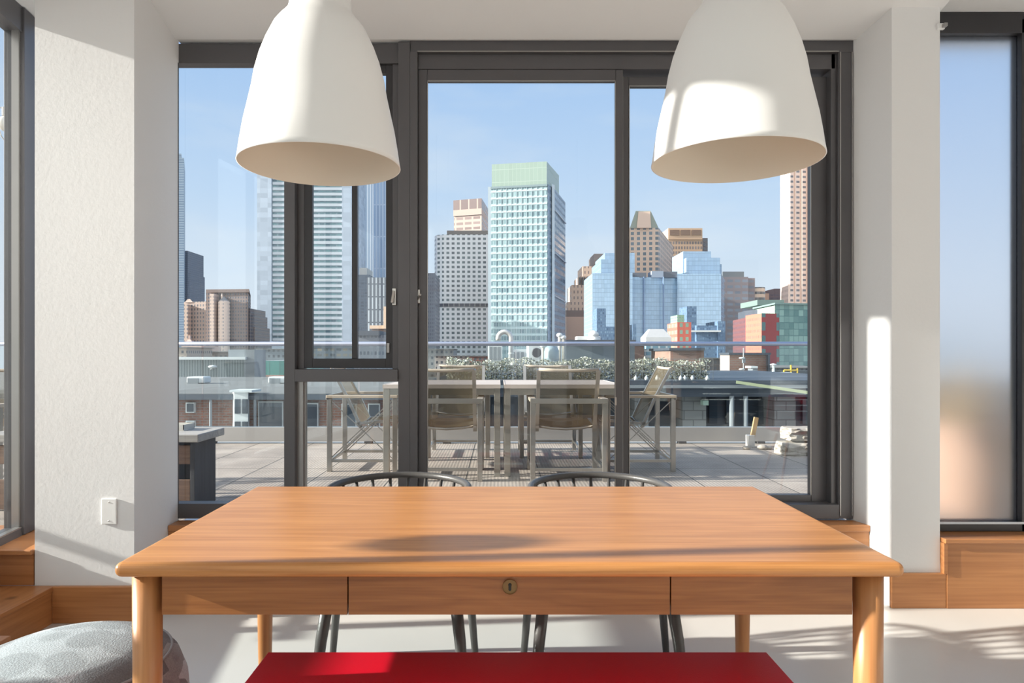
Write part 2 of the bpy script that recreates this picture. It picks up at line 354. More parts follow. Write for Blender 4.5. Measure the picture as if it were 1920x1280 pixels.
D1 = thing('door_1', 'dark metal sliding glass door onto the terrace', 'door', (X(1184, YW), YW, .36), kind='structure')
m = MB()
fr(m, 747, 769, 80, 972, 3.42, 3.50); fr(m, 769, 1602, 76, 98, 3.43, 3.56); fr(m, 769, 783, 98, 972, 3.42, 3.56)
fr(m, 783, 1570, 98, 126, 3.45, 3.56); fr(m, 1572, 1602, 98, 972, 3.43, 3.56); fr(m, 1562, 1572, 98, 950, 3.45, 3.56)
fr(m, 783, 1572, 945, 972, 3.42, 3.56)
m.build('frame', frame_m, D1, bevel=.002)
m = MB(); fr(m, 1596, 1598, 98, 966, 3.424, 3.43); fr(m, 783, 1572, 96, 98, 3.424, 3.43); fr(m, 1574, 1576, 98, 966, 3.424, 3.43); m.build('reveal_bead', bead_m, D1)
def leaf(x0, x1, g0, g1, ytop, gtop, gbot, ybot, ya, yb, mat, name_x):
    m = MB()
    fr(m, x0, g0, ytop, ybot, ya, yb); fr(m, g1, x1, ytop, ybot, ya, yb); fr(m, g0, g1, ytop, gtop, ya, yb); fr(m, g0, g1, gbot, ybot, ya, yb)
    l = m.build('door_leaf', mat, D1, bevel=.003)
    m = MB(); fr(m, g0, g1, gtop, gbot, (ya+yb)/2, (ya+yb)/2+.003); m.build('glass_pane', gl_m, l)
    m = MB(); s_ = 1.5
    fr(m, g0, g0+s_, gtop, gbot, ya-.002, ya+.004); fr(m, g1-s_, g1, gtop, gbot, ya-.002, ya+.004); fr(m, g0, g1, gtop, gtop+s_, ya-.002, ya+.004)
    m.build('glazing_bead', bead_m, l); return l
l1 = leaf(783, 1170, 800, 1156, 126, 147, 932, 946, 3.455, 3.495, frame_m, 'a')
l2 = leaf(1171, 1563, 1184, 1533, 133, 150, 933, 946, 3.50, 3.545, frame_m, 'b')
m = MB(); fr(m, 779, 787, 542, 568, 3.44, 3.455); m.bar((X(783, YW), 3.44, Z(560, YW)), (X(789, YW), 3.405, Z(553, YW)), .010, .012); m.build('handle', chrome, l1, bevel=.002)
m = MB(); fr(m, 1154, 1157, 745, 760, 3.445, 3.455); m.build('latch', chrome, l1)
m = MB(); fr(m, 1170, 1172.5, 133, 940, 3.49, 3.50); m.build('weather_strip', bead_m, l2)

# frosted window on the right
frost, t, p = base('frosted glass'); t.nodes.remove(p)
gb = N(t, 'ShaderNodeBsdfGlass', inp={'Roughness': .30, 'IOR': 1.45}); gb.inputs[0].default_value = (.93, .95, .97, 1)
t.links.new(gb.outputs[0], t.nodes['Material Output'].inputs[0])
W2 = thing('window_2', 'tall dark framed frosted window beside the right pier', 'window', (3.2, 3.3, .33), kind='structure')
m = MB()
Yq = 3.30
m.box(2.102, 4.59, Yq, Yq+.1, Z(62, Yq), 2.884); m.box(2.102, 4.59, Yq, Yq+.08, .333, Z(978, Yq))
m.box(X(1916, Yq), X(1942, Yq), Yq, Yq+.08, .33, 2.85); m.box(3.5, 3.56, Yq, Yq+.08, .33, 2.85)
m.build('frame', frame_d, W2, bevel=.002)
box('frosted_pane', frost, W2, 2.102, X(1916, Yq), Yq+.03, Yq+.038, Z(978, Yq), Z(62, Yq))
box('glass_pane', gl_m, W2, X(1942, Yq), 4.59, Yq+.03, Yq+.034, Z(978, Yq), Z(62, Yq))
box('sill_trim', plain('steel trim', (.35, .37, .40), .3, .8), W2, 2.105, 4.59, Yq-.004, Yq, Z(982, Yq), Z(978, Yq))
o = thing('blind_bracket', 'small white bracket at the top edge of the right white pier', 'bracket', (X(1764, 3.2), 3.19, Z(56, 3.2)))
MB().box(X(1755, 3.2), X(1768, 3.2), 3.185, 3.2, Z(57, 3.2), Z(46, 3.2)).build('plate', whitec, o, bevel=.002)
MB().box(X(1762, 3.2), X(1768, 3.2), 3.165, 3.186, Z(55, 3.2), Z(49, 3.2)).build('pin', bead_m, o)

# angled window wall at the left (the sun comes through it)
W3 = thing('window_3', 'tall dark framed window wall at the far left', 'window', (-2.2, 2.5, .35), kind='structure')
u = Vector((.167, -.986)); O3 = (-2.384, 3.60)
m = MB()
def sY(y): return (3.60-y)/.986
m.obox(O3, u, sY(3.6), sY(3.246), -.06, .03, .33, 2.88)
for y, wd in ((2.835, .06), (1.43, .05), (-.1, .05), (-1.7, .05), (-3.3, .05)): m.obox(O3, u, sY(y)-wd/2, sY(y)+wd/2, -.05, .0, .33, 2.88)
m.obox(O3, u, 0, 8.7, -.06, .02, 2.76, 2.884); m.obox(O3, u, 0, 8.7, -.06, .02, .30, .365)
m.build('frame', frame_m, W3, bevel=.002)
m = MB(); m.obox(O3, u, sY(3.246), sY(3.246)+.014, -.02, .012, .365, 2.76); m.obox(O3, u, sY(3.24), 8.7, -.005, .022, .365, .372); m.build('glazing_bead', bead_m, W3)
m = MB(); m.obox(O3, u, sY(3.24), 8.7, -.03, -.026, 0.365, 2.76); m.build('glass_pane', gl_m, W3)
m = MB(); m.obox(O3, u, sY(2.55), 8.7, .02, .10, 2.66, 2.875); m.build('added_sun_stop', whitec, W3, bevel=.004)  # unseen box added to lower the sunlight's upper edge on the right pendant
m = MB(); m.obox(O3, u, 0.0, 8.7, -.12, -.02, 0, .30); struct(m.build('trim_left_base', white))

# ------------------------------------------------------------------ table
T = thing('dining_table', 'long oak dining table with rounded edges and a locked middle drawer', 'table', (.02, 2.02, 0))
TX0, TX1, TY0, TY1 = -.893, .943, 1.552, 2.475
m = MB().box(TX0, TX1, TY0, TY1, .683, .718)
m.build('tabletop', oak, T, bevel=.0165, seg=5)
for x, y in ((-.842, 1.612), (.886, 1.612), (-.836, 2.405), (.872, 2.405)):
    rr = .0335 if y < 2 else .029
    MB().tube([(x, y, 0), (x, y, .08), (x, y, .35), (x, y, .683)], [rr*.72, rr*.78, rr*.95, rr], 28).build('leg', oakz, T, smooth=True)
Ya = 1.588
def ap(px, y=Ya): return X(px, y)
for i, (a, b) in enumerate(((303.5, 651), (653.5, 1256), (1258.5, 1598.5))):
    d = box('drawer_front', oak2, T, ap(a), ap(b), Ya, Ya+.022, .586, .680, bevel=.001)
    if i == 1:
        kx, kz = ap(956), Z(1099, Ya)
        mm = MB(); mm.lathe([(0.0001, 0), (.0165, 0), (.0175, .001), (.0175, .004)], n=32)
        bmesh.ops.rotate(mm.b, verts=mm.b.verts, cent=(0, 0, 0), matrix=Matrix.Rotation(R(90), 3, 'X'))
        bmesh.ops.translate(mm.b, verts=mm.b.verts, vec=(kx, Ya-.0006+.0, kz))
        mm.build('escutcheon', plain('aged brass', (.24, .135, .045), .5, .1), d)
        mm = MB(); mm.ball((kx, Ya-.0012, kz+.004), .0042, (1, .2, 1), 14); mm.box(kx-.0034, kx+.0034, Ya-.0018, Ya-.0006, kz-.008, kz+.004); mm.ball((kx, Ya-.0012, kz-.007), .0034, (1, .2, 1), 12)
        mm.build('keyhole', black, d)
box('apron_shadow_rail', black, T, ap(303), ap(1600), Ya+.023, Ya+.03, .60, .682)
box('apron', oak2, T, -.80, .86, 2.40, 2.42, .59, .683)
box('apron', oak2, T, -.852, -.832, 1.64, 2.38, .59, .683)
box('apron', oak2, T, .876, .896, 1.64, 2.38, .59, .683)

# red bench
B = thing('bench', 'bright red flat bench tucked under the front of the oak table', 'bench', (.047, 1.53, 0))
redm = plain('red lacquer', (.60, .003, .020), .4, spec=.3, var=.04, scale=9, bump=.1, bscale=300)
box('seat', redm, B, X(503, 1.81), X(1437, 1.81), 1.44, 1.81, .375, .40, bevel=.002)
for x in (-.50, .57): box('leg', redm, B, x, x+.03, 1.47, 1.78, 0, .375, bevel=.002)
box('stretcher', redm, B, -.47, .57, 1.62, 1.64, .27, .33)

# ------------------------------------------------------------------ graphite spindle chairs
gr = plain('graphite stained wood', (.075, .072, .070), .38, var=.15, scale=12, bump=.15, bscale=120)
CH = thing('spindle_chair', 'dark grey bow-back spindle chair at the left of the table\'s far side', 'chair', (0, 0, 0), 'dark spindle chairs behind the oak table')
R_, bc = .263, 0.0         # bow centre at the origin, back towards +y
bow = []
for k in range(0, 33):
    a = math.pi*(k/32); bow.append((R_*math.cos(a), R_*math.sin(a)*1.0, .694 + .004*math.sin(a)))
bow = [(R_+.005, -.20, .647), (R_+.004, -.12, .667), (R_+.002, -.05, .685)] + bow + [(-R_-.002, -.05, .685), (-R_-.004, -.12, .667), (-R_-.005, -.20, .647)]
m = MB().tube(bow, [.012]+[.0135]*(len(bow)-2)+[.012], 12); m.build('back_rail', gr, CH, smooth=True)
for k in range(11):
    a = R(8 + 16.4*k); c_, s_ = math.cos(a), math.sin(a)
    MB().tube([(.19*c_, .17*s_-.01, .435), (.235*c_, .222*s_, .56), ((R_)*c_, R_*s_, .691)], [.006, .0085, .0065], 8).build('spindle', gr, CH, smooth=True)
for sx in (-1, 1): MB().tube([(.205*sx, -.15, .435), ((R_+.004)*sx, -.165, .652)], .0085, 8).build('arm_post', gr, CH, smooth=True)
m = MB(); pr = []
for k in range(40):
    a = 2*math.pi*k/40; pr.append((.235*math.copysign(abs(math.cos(a))**.8, math.cos(a)), .225*math.copysign(abs(math.sin(a))**.8, math.sin(a))-.03))
m.prism(pr, .412, .442); m.build('seat', gr, CH, bevel=.01, seg=3)
for sx in (-1, 1):
    MB().tube([(.262*sx, -.225, 0), (.243*sx, -.2, .2), (.215*sx, -.16, .415)], [.016, .0205, .023], 14).build('leg', gr, CH, smooth=True)
    MB().tube([(.285*sx, .135, 0), (.268*sx, .13, .2), (.225*sx, .10, .415)], [.013, .017, .019], 14).build('leg', gr, CH, smooth=True)
c2 = copy_tree(CH); c2['label'] = 'dark grey bow-back spindle chair right of its twin behind the table'
CH.location = (-.378, 2.55, 0); c2.location = (.385, 2.55, 0)

# ------------------------------------------------------------------ pendants
lampm = plain('white lamp enamel', (.79, .785, .775), .5, var=.01, spec=.3)
def pendant(px, YL, label, rimy, first=None):
    o = first
    o.location = (X(px, YL), YL, Z(rimy, YL)); return o
P = thing('pendant_lamp', 'white bell-shaped pendant lamp, the left one, hanging before the casement', 'lamp', (0, 0, 0), 'white pendant lamps over the table')
k = .001429
prof = [(148.5, 0), (146.5, 10), (143, 35), (137.5, 68), (129.5, 104), (123, 134), (118, 164), (109.5, 196), (99.5, 223), (85.5, 253), (76, 266), (68, 275), (60.5, 285), (57, 296), (55.6, 312), (55, 340), (54.5, 368), (52, 380), (44, 390), (30, 396), (12, 399)]
outer = [(r*k, z*k) for r, z in prof]; inner = [((r-2.2)*k, z*k if z else -.0003) for r, z in prof[:-3]][::-1]
m = MB(); m.lathe(inner[:0] + [(outer[0][0]-.0026, -.0006)] + outer + [(0.001, 399*k)], n=96); m.build('shade', lampm, P, smooth=True)
m = MB(); m.lathe([(outer[0][0]-.0026, -.0006)] + inner[::-1][1:], n=96)
m.build('shade_lining', plain('bounce tinted lining', (.80, .73, .63), .45, var=.01), P, smooth=True)  # warm bounce from the table is put into the lining colour
MB().lathe([(.0005, .30), (.02, .30), (.024, .33), (.024, .36), (.015, .40), (.015, .44)], n=24).build('socket', chrome, P, smooth=True)
MB().lathe([(.0005, .195), (.018, .20), (.03, .222), (.032, .24), (.026, .265), (.014, .295), (.013, .31)], n=24).build('bulb', plain('opal bulb', (.85, .84, .8), .3), P, smooth=True)
MB().tube([(0, 0, 399*k), (0, 0, 1.4)], .003, 8).build('cord', plain('grey cord', (.35, .35, .35), .6), P, smooth=True)
MB().tube([(.09, 0, 1.15), (.088, -.01, .60), (.088, -.01, .46), (.083, -.012, .448), (.078, -.012, .456), (.080, -.012, .60)], .0016, 6).build('suspension_wire', chrome, P, smooth=True)
P2 = copy_tree(P); P2['label'] = 'white bell-shaped pendant lamp, the right one, hanging before the sliding door'
pendant(601, 1.80, '', 312, P); pendant(1379, 1.73, '', 304, P2)
for o in (P, P2):
    for ch in [x for x in C.objects if x.parent == o and x.name.startswith('cord')]: pass

# ------------------------------------------------------------------ pouf
PF, t, p = base('knit scallop fabric')
g = N(t, 'ShaderNodeTexCoord'); mp = N(t, 'ShaderNodeMapping', inp={'Scale': (7, 7, 9)}); t.links.new(g.outputs['Object'], mp.inputs[0])
v = N(t, 'ShaderNodeTexVoronoi', feature='F1', inp={'Scale': 1.0, 'Randomness': .55}); t.links.new(mp.outputs[0], v.inputs[0])
wv = N(t, 'ShaderNodeMath', operation='MULTIPLY', inp={1: 9}); t.links.new(v.outputs['Distance'], wv.inputs[0])
fr_ = N(t, 'ShaderNodeMath', operation='FRACT'); t.links.new(wv.outputs[0], fr_.inputs[0])
gt = N(t, 'ShaderNodeMath', operation='GREATER_THAN', inp={1: .5}); t.links.new(v.outputs['Distance'], gt.inputs[0])
sep = N(t, 'ShaderNodeSeparateColor'); t.links.new(v.outputs['Color'], sep.inputs[0])
cr_ = N(t, 'ShaderNodeValToRGB'); t.links.new(sep.outputs[0], cr_.inputs[0]); cr_.color_ramp.interpolation = 'CONSTANT'
cr_.color_ramp.elements[0].color = (.15, .15, .16, 1); e = cr_.color_ramp.elements.new(.3); e.color = (.27, .27, .28, 1); e = cr_.color_ramp.elements.new(.6); e.color = (.46, .47, .49, 1); cr_.color_ramp.elements[-1].position = .85; cr_.color_ramp.elements[-1].color = (.20, .19, .20, 1)
sz = N(t, 'ShaderNodeSeparateXYZ'); t.links.new(g.outputs['Object'], sz.inputs[0])
tp_ = N(t, 'ShaderNodeMapRange', inp={1: .386, 2: .389}); t.links.new(sz.outputs[2], tp_.inputs[0])
mxx = N(t, 'ShaderNodeMix', data_type='RGBA'); t.links.new(tp_.outputs[0], mxx.inputs[0]); t.links.new(cr_.outputs[0], mxx.inputs[6]); mxx.inputs[7].default_value = (.34, .36, .38, 1)
ed = N(t, 'ShaderNodeMapRange', inp={1: .5, 2: .55, 3: 1, 4: 1.25}); t.links.new(v.outputs['Distance'], ed.inputs[0])
n = N(t, 'ShaderNodeTexNoise', inp={'Scale': 220, 'Detail': 2}); t.links.new(g.outputs['Object'], n.inputs[0])
mr = N(t, 'ShaderNodeMapRange', inp={1: .3, 2: .7, 3: .86, 4: 1.14}); t.links.new(n.outputs[0], mr.inputs[0])
mq = N(t, 'ShaderNodeMix', data_type='RGBA', blend_type='MULTIPLY', inp={0: 1.0}); t.links.new(mxx.outputs[2], mq.inputs[6]); t.links.new(mr.outputs[0], mq.inputs[7])
mq2 = N(t, 'ShaderNodeMix', data_type='RGBA', blend_type='MULTIPLY', inp={0: 1.0}); t.links.new(mq.outputs[2], mq2.inputs[6]); t.links.new(ed.outputs[0], mq2.inputs[7])
t.links.new(mq2.outputs[2], p.inputs['Base Color']); p.inputs['Roughness'].default_value = .95
bu = N(t, 'ShaderNodeBump', inp={'Strength': .5, 'Distance': .004}); t.links.new(n.outputs[0], bu.inputs['Height']); t.links.new(bu.outputs[0], p.inputs['Normal'])
PO = thing('pouf', 'round grey patterned knit pouf on the floor at the table\'s left', 'pouf', (-1.195, 1.86, 0))
m = MB(); m.lathe([(.001, 0), (.23, .0), (.285, .03), (.305, .10), (.312, .19), (.305, .27), (.283, .33), (.25, .365), (.20, .385), (.12, .397), (.001, .402)], c=(-1.195, 1.86, 0), n=64)
m.build('cushion', PF, PO, smooth=True)
m = MB(); m.tube([(-1.195+.262*math.cos(a), 1.86+.262*math.sin(a), .354) for a in [2*math.pi*i/48 for i in range(49)]], .004, 8, cap=False); m.build('piping', plain('grey piping', (.30, .31, .33), .95), PO, smooth=True)

# ------------------------------------------------------------------ red shell chair deeper in the room: it shows as a reflection in the door glass
RC = thing('shell_chair', 'red shell chair with pale wooden legs, mirrored in the sliding door glass', 'chair', (2.75, .85, 0))
rp_ = plain('red plastic', (.55, .01, .03), .35)
m = MB()
NU, NV = 12, 14; grid = []
for j in range(NV+1):
    row = []; tt = j/NV
    for i in range(NU+1):
        s_ = (i/NU-.5)*2
        if tt < .5: y = -.22+tt/.5*.36; z = .46+.06*s_*s_ + .02*(1-tt/.5); 
        else: q = (tt-.5)/.5; y = .14+.10*q; z = .46+.36*q+.05*s_*s_*(1-q)
        wd = .24*(1-.25*max(0, tt-.6)/.4); row.append(m.b.verts.new((2.75+s_*wd, .85-(y-.05*s_*s_*(tt > .5)), z)))
    grid.append(row)
for j in range(NV):
    for i in range(NU): m.b.faces.new((grid[j][i], grid[j][i+1], grid[j+1][i+1], grid[j+1][i]))
o = m.build('shell', rp_, RC, smooth=True); sd = o.modifiers.new('solid', 'SOLIDIFY'); sd.thickness = .008
for sx in (-1, 1):
    for sy in (-1, 1): MB().tube([(2.75+.24*sx, .85+.22*sy, 0), (2.75+.13*sx, .85+.12*sy, .455)], [.009, .015], 12).build('leg', oakz, RC, smooth=True)
# ------------------------------------------------------------------ terrace
DZ = .2
DK, t, p = base('ribbed concrete pavers')
g = N(t, 'ShaderNodeNewGeometry'); s = N(t, 'ShaderNodeSeparateXYZ'); t.links.new(g.outputs['Position'], s.inputs[0])
def joint(src, off):
    a = N(t, 'ShaderNodeMath', operation='MULTIPLY_ADD', inp={1: 1/.61, 2: off}); t.links.new(src, a.inputs[0])
    f = N(t, 'ShaderNodeMath', operation='FRACT'); t.links.new(a.outputs[0], f.inputs[0])
    l = N(t, 'ShaderNodeMath', operation='LESS_THAN', inp={1: .018}); t.links.new(f.outputs[0], l.inputs[0])
    fl = N(t, 'ShaderNodeMath', operation='FLOOR'); t.links.new(a.outputs[0], fl.inputs[0]); return l.outputs[0], fl.outputs[0]
jx, ix = joint(s.outputs[0], 2.1/.61); jy, iy = joint(s.outputs[1], .3)
j = N(t, 'ShaderNodeMath', operation='MAXIMUM'); t.links.new(jx, j.inputs[0]); t.links.new(jy, j.inputs[1])
rb = N(t, 'ShaderNodeMath', operation='MULTIPLY', inp={1: 1/.028}); t.links.new(s.outputs[0], rb.inputs[0])
rf = N(t, 'ShaderNodeMath', operation='PINGPONG', inp={1: .5}); t.links.new(rb.outputs[0], rf.inputs[0])
cb = N(t, 'ShaderNodeCombineXYZ'); t.links.new(ix, cb.inputs[0]); t.links.new(iy, cb.inputs[1])
wn_ = N(t, 'ShaderNodeTexWhiteNoise', noise_dimensions='3D'); t.links.new(cb.outputs[0], wn_.inputs[0])
ns = N(t, 'ShaderNodeTexNoise', inp={'Scale': 3, 'Detail': 6}); t.links.new(g.outputs['Position'], ns.inputs[0])
ad = N(t, 'ShaderNodeMath', operation='MULTIPLY_ADD', inp={1: .25}); t.links.new(wn_.outputs[0], ad.inputs[0]); t.links.new(ns.outputs[0], ad.inputs[2])
rm = N(t, 'ShaderNodeMath', operation='MULTIPLY_ADD', inp={1: .5}); t.links.new(rf.outputs[0], rm.inputs[0]); t.links.new(ad.outputs[0], rm.inputs[2])
mr = N(t, 'ShaderNodeMapRange', inp={1: .35, 2: 1.1}); t.links.new(rm.outputs[0], mr.inputs[0])
mx = N(t, 'ShaderNodeMix', data_type='RGBA'); t.links.new(mr.outputs[0], mx.inputs[0]); mx.inputs[6].default_value = (.19, .165, .145, 1); mx.inputs[7].default_value = (.42, .365, .315, 1)
mj = N(t, 'ShaderNodeMix', data_type='RGBA'); t.links.new(j.outputs[0], mj.inputs[0]); t.links.new(mx.outputs[2], mj.inputs[6]); mj.inputs[7].default_value = (.07, .065, .06, 1)
t.links.new(mj.outputs[2], p.inputs['Base Color']); p.inputs['Roughness'].default_value = .85
bu = N(t, 'ShaderNodeBump', inp={'Strength': .5, 'Distance': .004}); t.links.new(rf.outputs[0], bu.inputs['Height']); t.links.new(bu.outputs[0], p.inputs['Normal'])
struct(MB().box(-9, 9, 3.56, 7.62, .1, DZ).build('floor_terrace', DK))
struct(MB().box(-9, -2.75, -6, 3.56, .1, DZ).build('floor_terrace_side', DK))
conc = plain('parapet concrete', (.34, .34, .33), .9, var=.2, scale=3, bump=.3)
struct(MB().box(-9, 9, 7.62, 8.1, -4, .17).build('trim_parapet', conc))

alum = plain('satin aluminium fascia', (.42, .41, .40), .45, .5, var=.08, scale=3)
RL = thing('glass_railing', 'long glass balustrade with a steel handrail along the terrace edge', 'railing', (0, 7.65, DZ))
rg = glass('railing glass', (.90, .94, .95), .03)
MB().tube([(-8.5, 7.6, 1.325), (8.5, 7.6, 1.325)], .024, 12).build('handrail', plain('blue grey steel rail', (.42, .46, .58), .3, .7), RL, smooth=True)
box('base_channel', alum, RL, -8.5, 8.5, 7.57, 7.66, .225, .385, bevel=.004)
for i in range(-3, 5):
    x = -3.35+1.77*i
    if -8.6 < x < 8:
        box('glass_panel', rg, RL, x+.012, x+1.758, 7.595, 7.605, .385, 1.305)
for i in range(-8, 10):
    x = .30+.885*i*1.0
    if -8 < x < 8: box('foot', plain('dark foot', (.06, .06, .065), .5), RL, x-.045, x+.045, 7.56, 7.64, DZ, .226, bevel=.004)
RL2 = thing('side_railing', 'low solid-topped balustrade on the side terrace left of the room', 'railing', (-3.45, -1, DZ))
box('handrail', alum, RL2, -3.48, -3.42, -6, 2.78, 1.31, 1.40)
box('glass_panel', rg, RL2, -3.452, -3.448, -6, 2.76, .3, 1.31)
box('shadow_rail', alum, RL2, -3.47, -3.43, 2.6, 3.5, .83, .875); box('post', alum, RL2, -3.47, -3.43, 3.46, 3.5, DZ, .83)  # low rail and post added out of view to cast the left pier's band
for y in (-5, -3, -1, 1, 2.72): box('post', alum, RL2, -3.47, -3.43, y, y+.04, DZ, 1.31)

# steel and sling terrace chairs
steel = plain('outdoor stainless', (.42, .40, .37), .28, .85, var=.12, scale=10)
teak2 = plain('weathered arm slat', (.44, .37, .29), .7, var=.15, scale=8)
teak = plain('weathered slat', (.55, .48, .43), .7, var=.12, scale=8)
sling, t, p = base('mesh sling'); t.nodes.remove(p)
df = N(t, 'ShaderNodeBsdfDiffuse'); df.inputs[0].default_value = (.17, .14, .095, 1); tl = N(t, 'ShaderNodeBsdfTranslucent'); tl.inputs[0].default_value = (.15, .12, .07, 1); tr = N(t, 'ShaderNodeBsdfTransparent')
a = N(t, 'ShaderNodeMixShader', inp={0: .35}); t.links.new(df.outputs[0], a.inputs[1]); t.links.new(tl.outputs[0], a.inputs[2])
b = N(t, 'ShaderNodeMixShader', inp={0: .42}); t.links.new(a.outputs[0], b.inputs[1]); t.links.new(tr.outputs[0], b.inputs[2]); t.links.new(b.outputs[0], t.nodes['Material Output'].inputs[0])
A = thing('sling_chair', 'steel sling chair with its back to the window, left one of that pair', 'chair', (0, 0, 0), 'steel sling chairs around the terrace tables')
hw = .285
for sx in (-1, 1):
    for y in (-.28, .28): MB().box(sx*hw-.02, sx*hw+.02, y-.02, y+.02, 0, .63).build('leg', steel, A, bevel=.003)
    MB().box(sx*hw-.026, sx*hw+.026, -.305, .305, .63, .655).build('armrest', teak2, A, bevel=.004)
    MB().box(sx*hw-.012, sx*hw+.012, -.26, .26, .08, .105).build('side_rail', steel, A)
    m = MB()
    for q in (-.014, .014): m.bar((sx*hw, -.26, .11+q), (sx*hw, .26, .60+q), .009, .009)
    m.bar((sx*hw, .26, .11), (sx*hw, -.26, .60), .007, .007); m.build('cross_brace', steel, A)
    m = MB(); m.bar((sx*.237, -.02, .37), (sx*.237, -.15, .655), .03, .022); m.bar((sx*.237, -.15, .65), (sx*.237, -.275, .885), .03, .022); m.build('back_upright', steel, A)
    MB().bar((sx*.237, -.06, .405), (sx*.237, .30, .435), .022, .03).build('seat_rail', steel, A)
MB().box(-.285, .285, -.29, -.27, .08, .105).build('rear_rail', steel, A)
MB().box(-.285, .285, .27, .29, .36, .385).build('front_rail', steel, A)
MB().box(-.305, .305, -.31, -.285, .615, .655).build('rear_crossbar', steel, A, bevel=.003)
MB().tube([(-.237, -.03, .415), (-.12, -.045, .395), (0, -.05, .388), (.12, -.045, .395), (.237, -.03, .415)], .012, 8).build('seat_back_rail', steel, A, smooth=True)
m = MB().tube([(-.237, -.275, .885), (-.12, -.292, .878), (0, -.298, .875), (.12, -.292, .878), (.237, -.275, .885)], .013, 8); m.build('top_rail', teak2, A, smooth=True)
def sheet(path, w_, sag, n=10):
    m = MB(); rows = []
    for (y, z) in path:
        rows.append([m.b.verts.new((-w_+2*w_*i/n, y-sag*(1-(2*i/n-1)**2), z-(sag if False else 0))) for i in range(n+1)])
    for a_, b_ in zip(rows, rows[1:]):
        for i in range(n): m.b.faces.new((a_[i], a_[i+1], b_[i+1], b_[i]))
    return m
sheet([(-.02, .40), (-.085, .53), (-.15, .655), (-.21, .77), (-.265, .87)], .222, .02).build('back_sling', sling, A, smooth=True)
m = MB(); rows = []
for j_ in range(7):
    y = -.05+.35*j_/6; rows.append([m.b.verts.new((-.226+.452*i/10, y, .415+.03*j_/6-.03*(1-(2*i/10-1)**2))) for i in range(11)])
for a_, b_ in zip(rows, rows[1:]):
    for i in range(10): m.b.faces.new((a_[i], a_[i+1], b_[i+1], b_[i]))
m.build('seat_sling', sling, A, smooth=True)
spots = [(-.433, 5.60, 0, None), (.555, 5.60, 0, 'steel sling chair with its back to the window, right one of that pair'),
         (-.394, 6.80, 180, 'steel sling chair facing the window across the left terrace table'), (.509, 6.80, 180, 'steel sling chair facing the window across the right terrace table'),
         (-1.17, 6.05, -90, 'steel sling chair seen side on at the left end of the terrace tables'), (1.215, 6.05, 90, 'steel sling chair seen side on at the right end of the terrace tables'), (-3.80, 5.0, 180, 'steel sling chair glimpsed through the far left window')]
for i, (x, y, a, lb) in enumerate(spots):
    o = A if i == 0 else copy_tree(A)
    o.location = (x, y, DZ); o.rotation_euler.z = R(a)
    if lb: o['label'] = lb
steel2 = plain('table steel', (.40, .38, .34), .32, .75, var=.1, scale=8)
for x0, x1, lb in ((-.95, .015, 'pale slatted outdoor table with steel legs, left of the pair'), (.045, 1.02, 'pale slatted outdoor table with steel legs, right of the pair')):
    o = thing('terrace_table', lb, 'table', ((x0+x1)/2, 6.02, DZ), 'outdoor tables on the terrace')
    zt = .955
    m = MB()
    for k_ in range(12):
        y = 5.52+k_*.083; m.box(x0+.01, x1-.01, y, y+.078, zt-.022, zt)
    m.build('tabletop', teak, o)
    m = MB().box(x0, x1, 5.50, 5.515, zt-.03, zt+.002).box(x0, x1, 6.52, 6.535, zt-.03, zt+.002).box(x0, x0+.009, 5.516, 6.519, zt-.03, zt+.002).box(x1-.009, x1, 5.516, 6.519, zt-.03, zt+.002); m.build('edge_frame', teak, o)
    box('apron', steel2, o, x0+.04, x1-.04, 5.52, 5.55, zt-.085, zt-.03); box('apron', steel2, o, x0+.04, x1-.04, 6.48, 6.51, zt-.085, zt-.03)
    for x in (x0+.002, x1-.052):
        for y in (5.51, 6.47): box('leg', steel2, o, x, x+.05, y, y+.05, DZ, zt-.03, bevel=.003)
# weathered box by the window
o = thing('weathered_bench_box', 'dark weathered wooden box with a grey top outside the left window pane', 'outdoor box', (-2.6, 4.45, DZ))
dk = wood('charred board', (.055, .058, .07), (.02, .021, .027), 2, rough=.7, seed=5, coat=0)
br = wood('brown board', (.22, .13, .085), (.10, .055, .035), 0, rough=.8, seed=9, coat=0)
gt_ = wood('grey top board', (.40, .38, .35), (.24, .23, .22), 0, rough=.8, seed=14, coat=0)
box('top', gt_, o, -3.3, -1.90, 4.25, 4.66, .645, .695, bevel=.006)
box('side_panel', dk, o, -1.975, -1.945, 4.30, 4.62, DZ, .645, bevel=.003)
box('front_board', br, o, -3.28, -1.975, 4.30, 4.325, .50, .62, bevel=.003); box('front_board', br, o, -3.28, -1.975, 4.30, 4.325, .21, .40, bevel=.003)
box('back_panel', dk, o, -3.28, -1.975, 4.60, 4.62, DZ, .645)
o = thing('outdoor_tray', 'small pale tray lying on the grey top of the weathered box', 'tray', (-2.15, 4.5, .695))
m = MB().box(-2.32, -2.09, 4.46, 4.62, .695, .702).box(-2.32, -2.09, 4.46, 4.465, .702, .735).box(-2.095, -2.09, 4.46, 4.62, .702, .735).box(-2.32, -2.09, 4.615, 4.62, .702, .735); m.build('tray_body', plain('pale tray', (.55, .54, .5), .6), o)
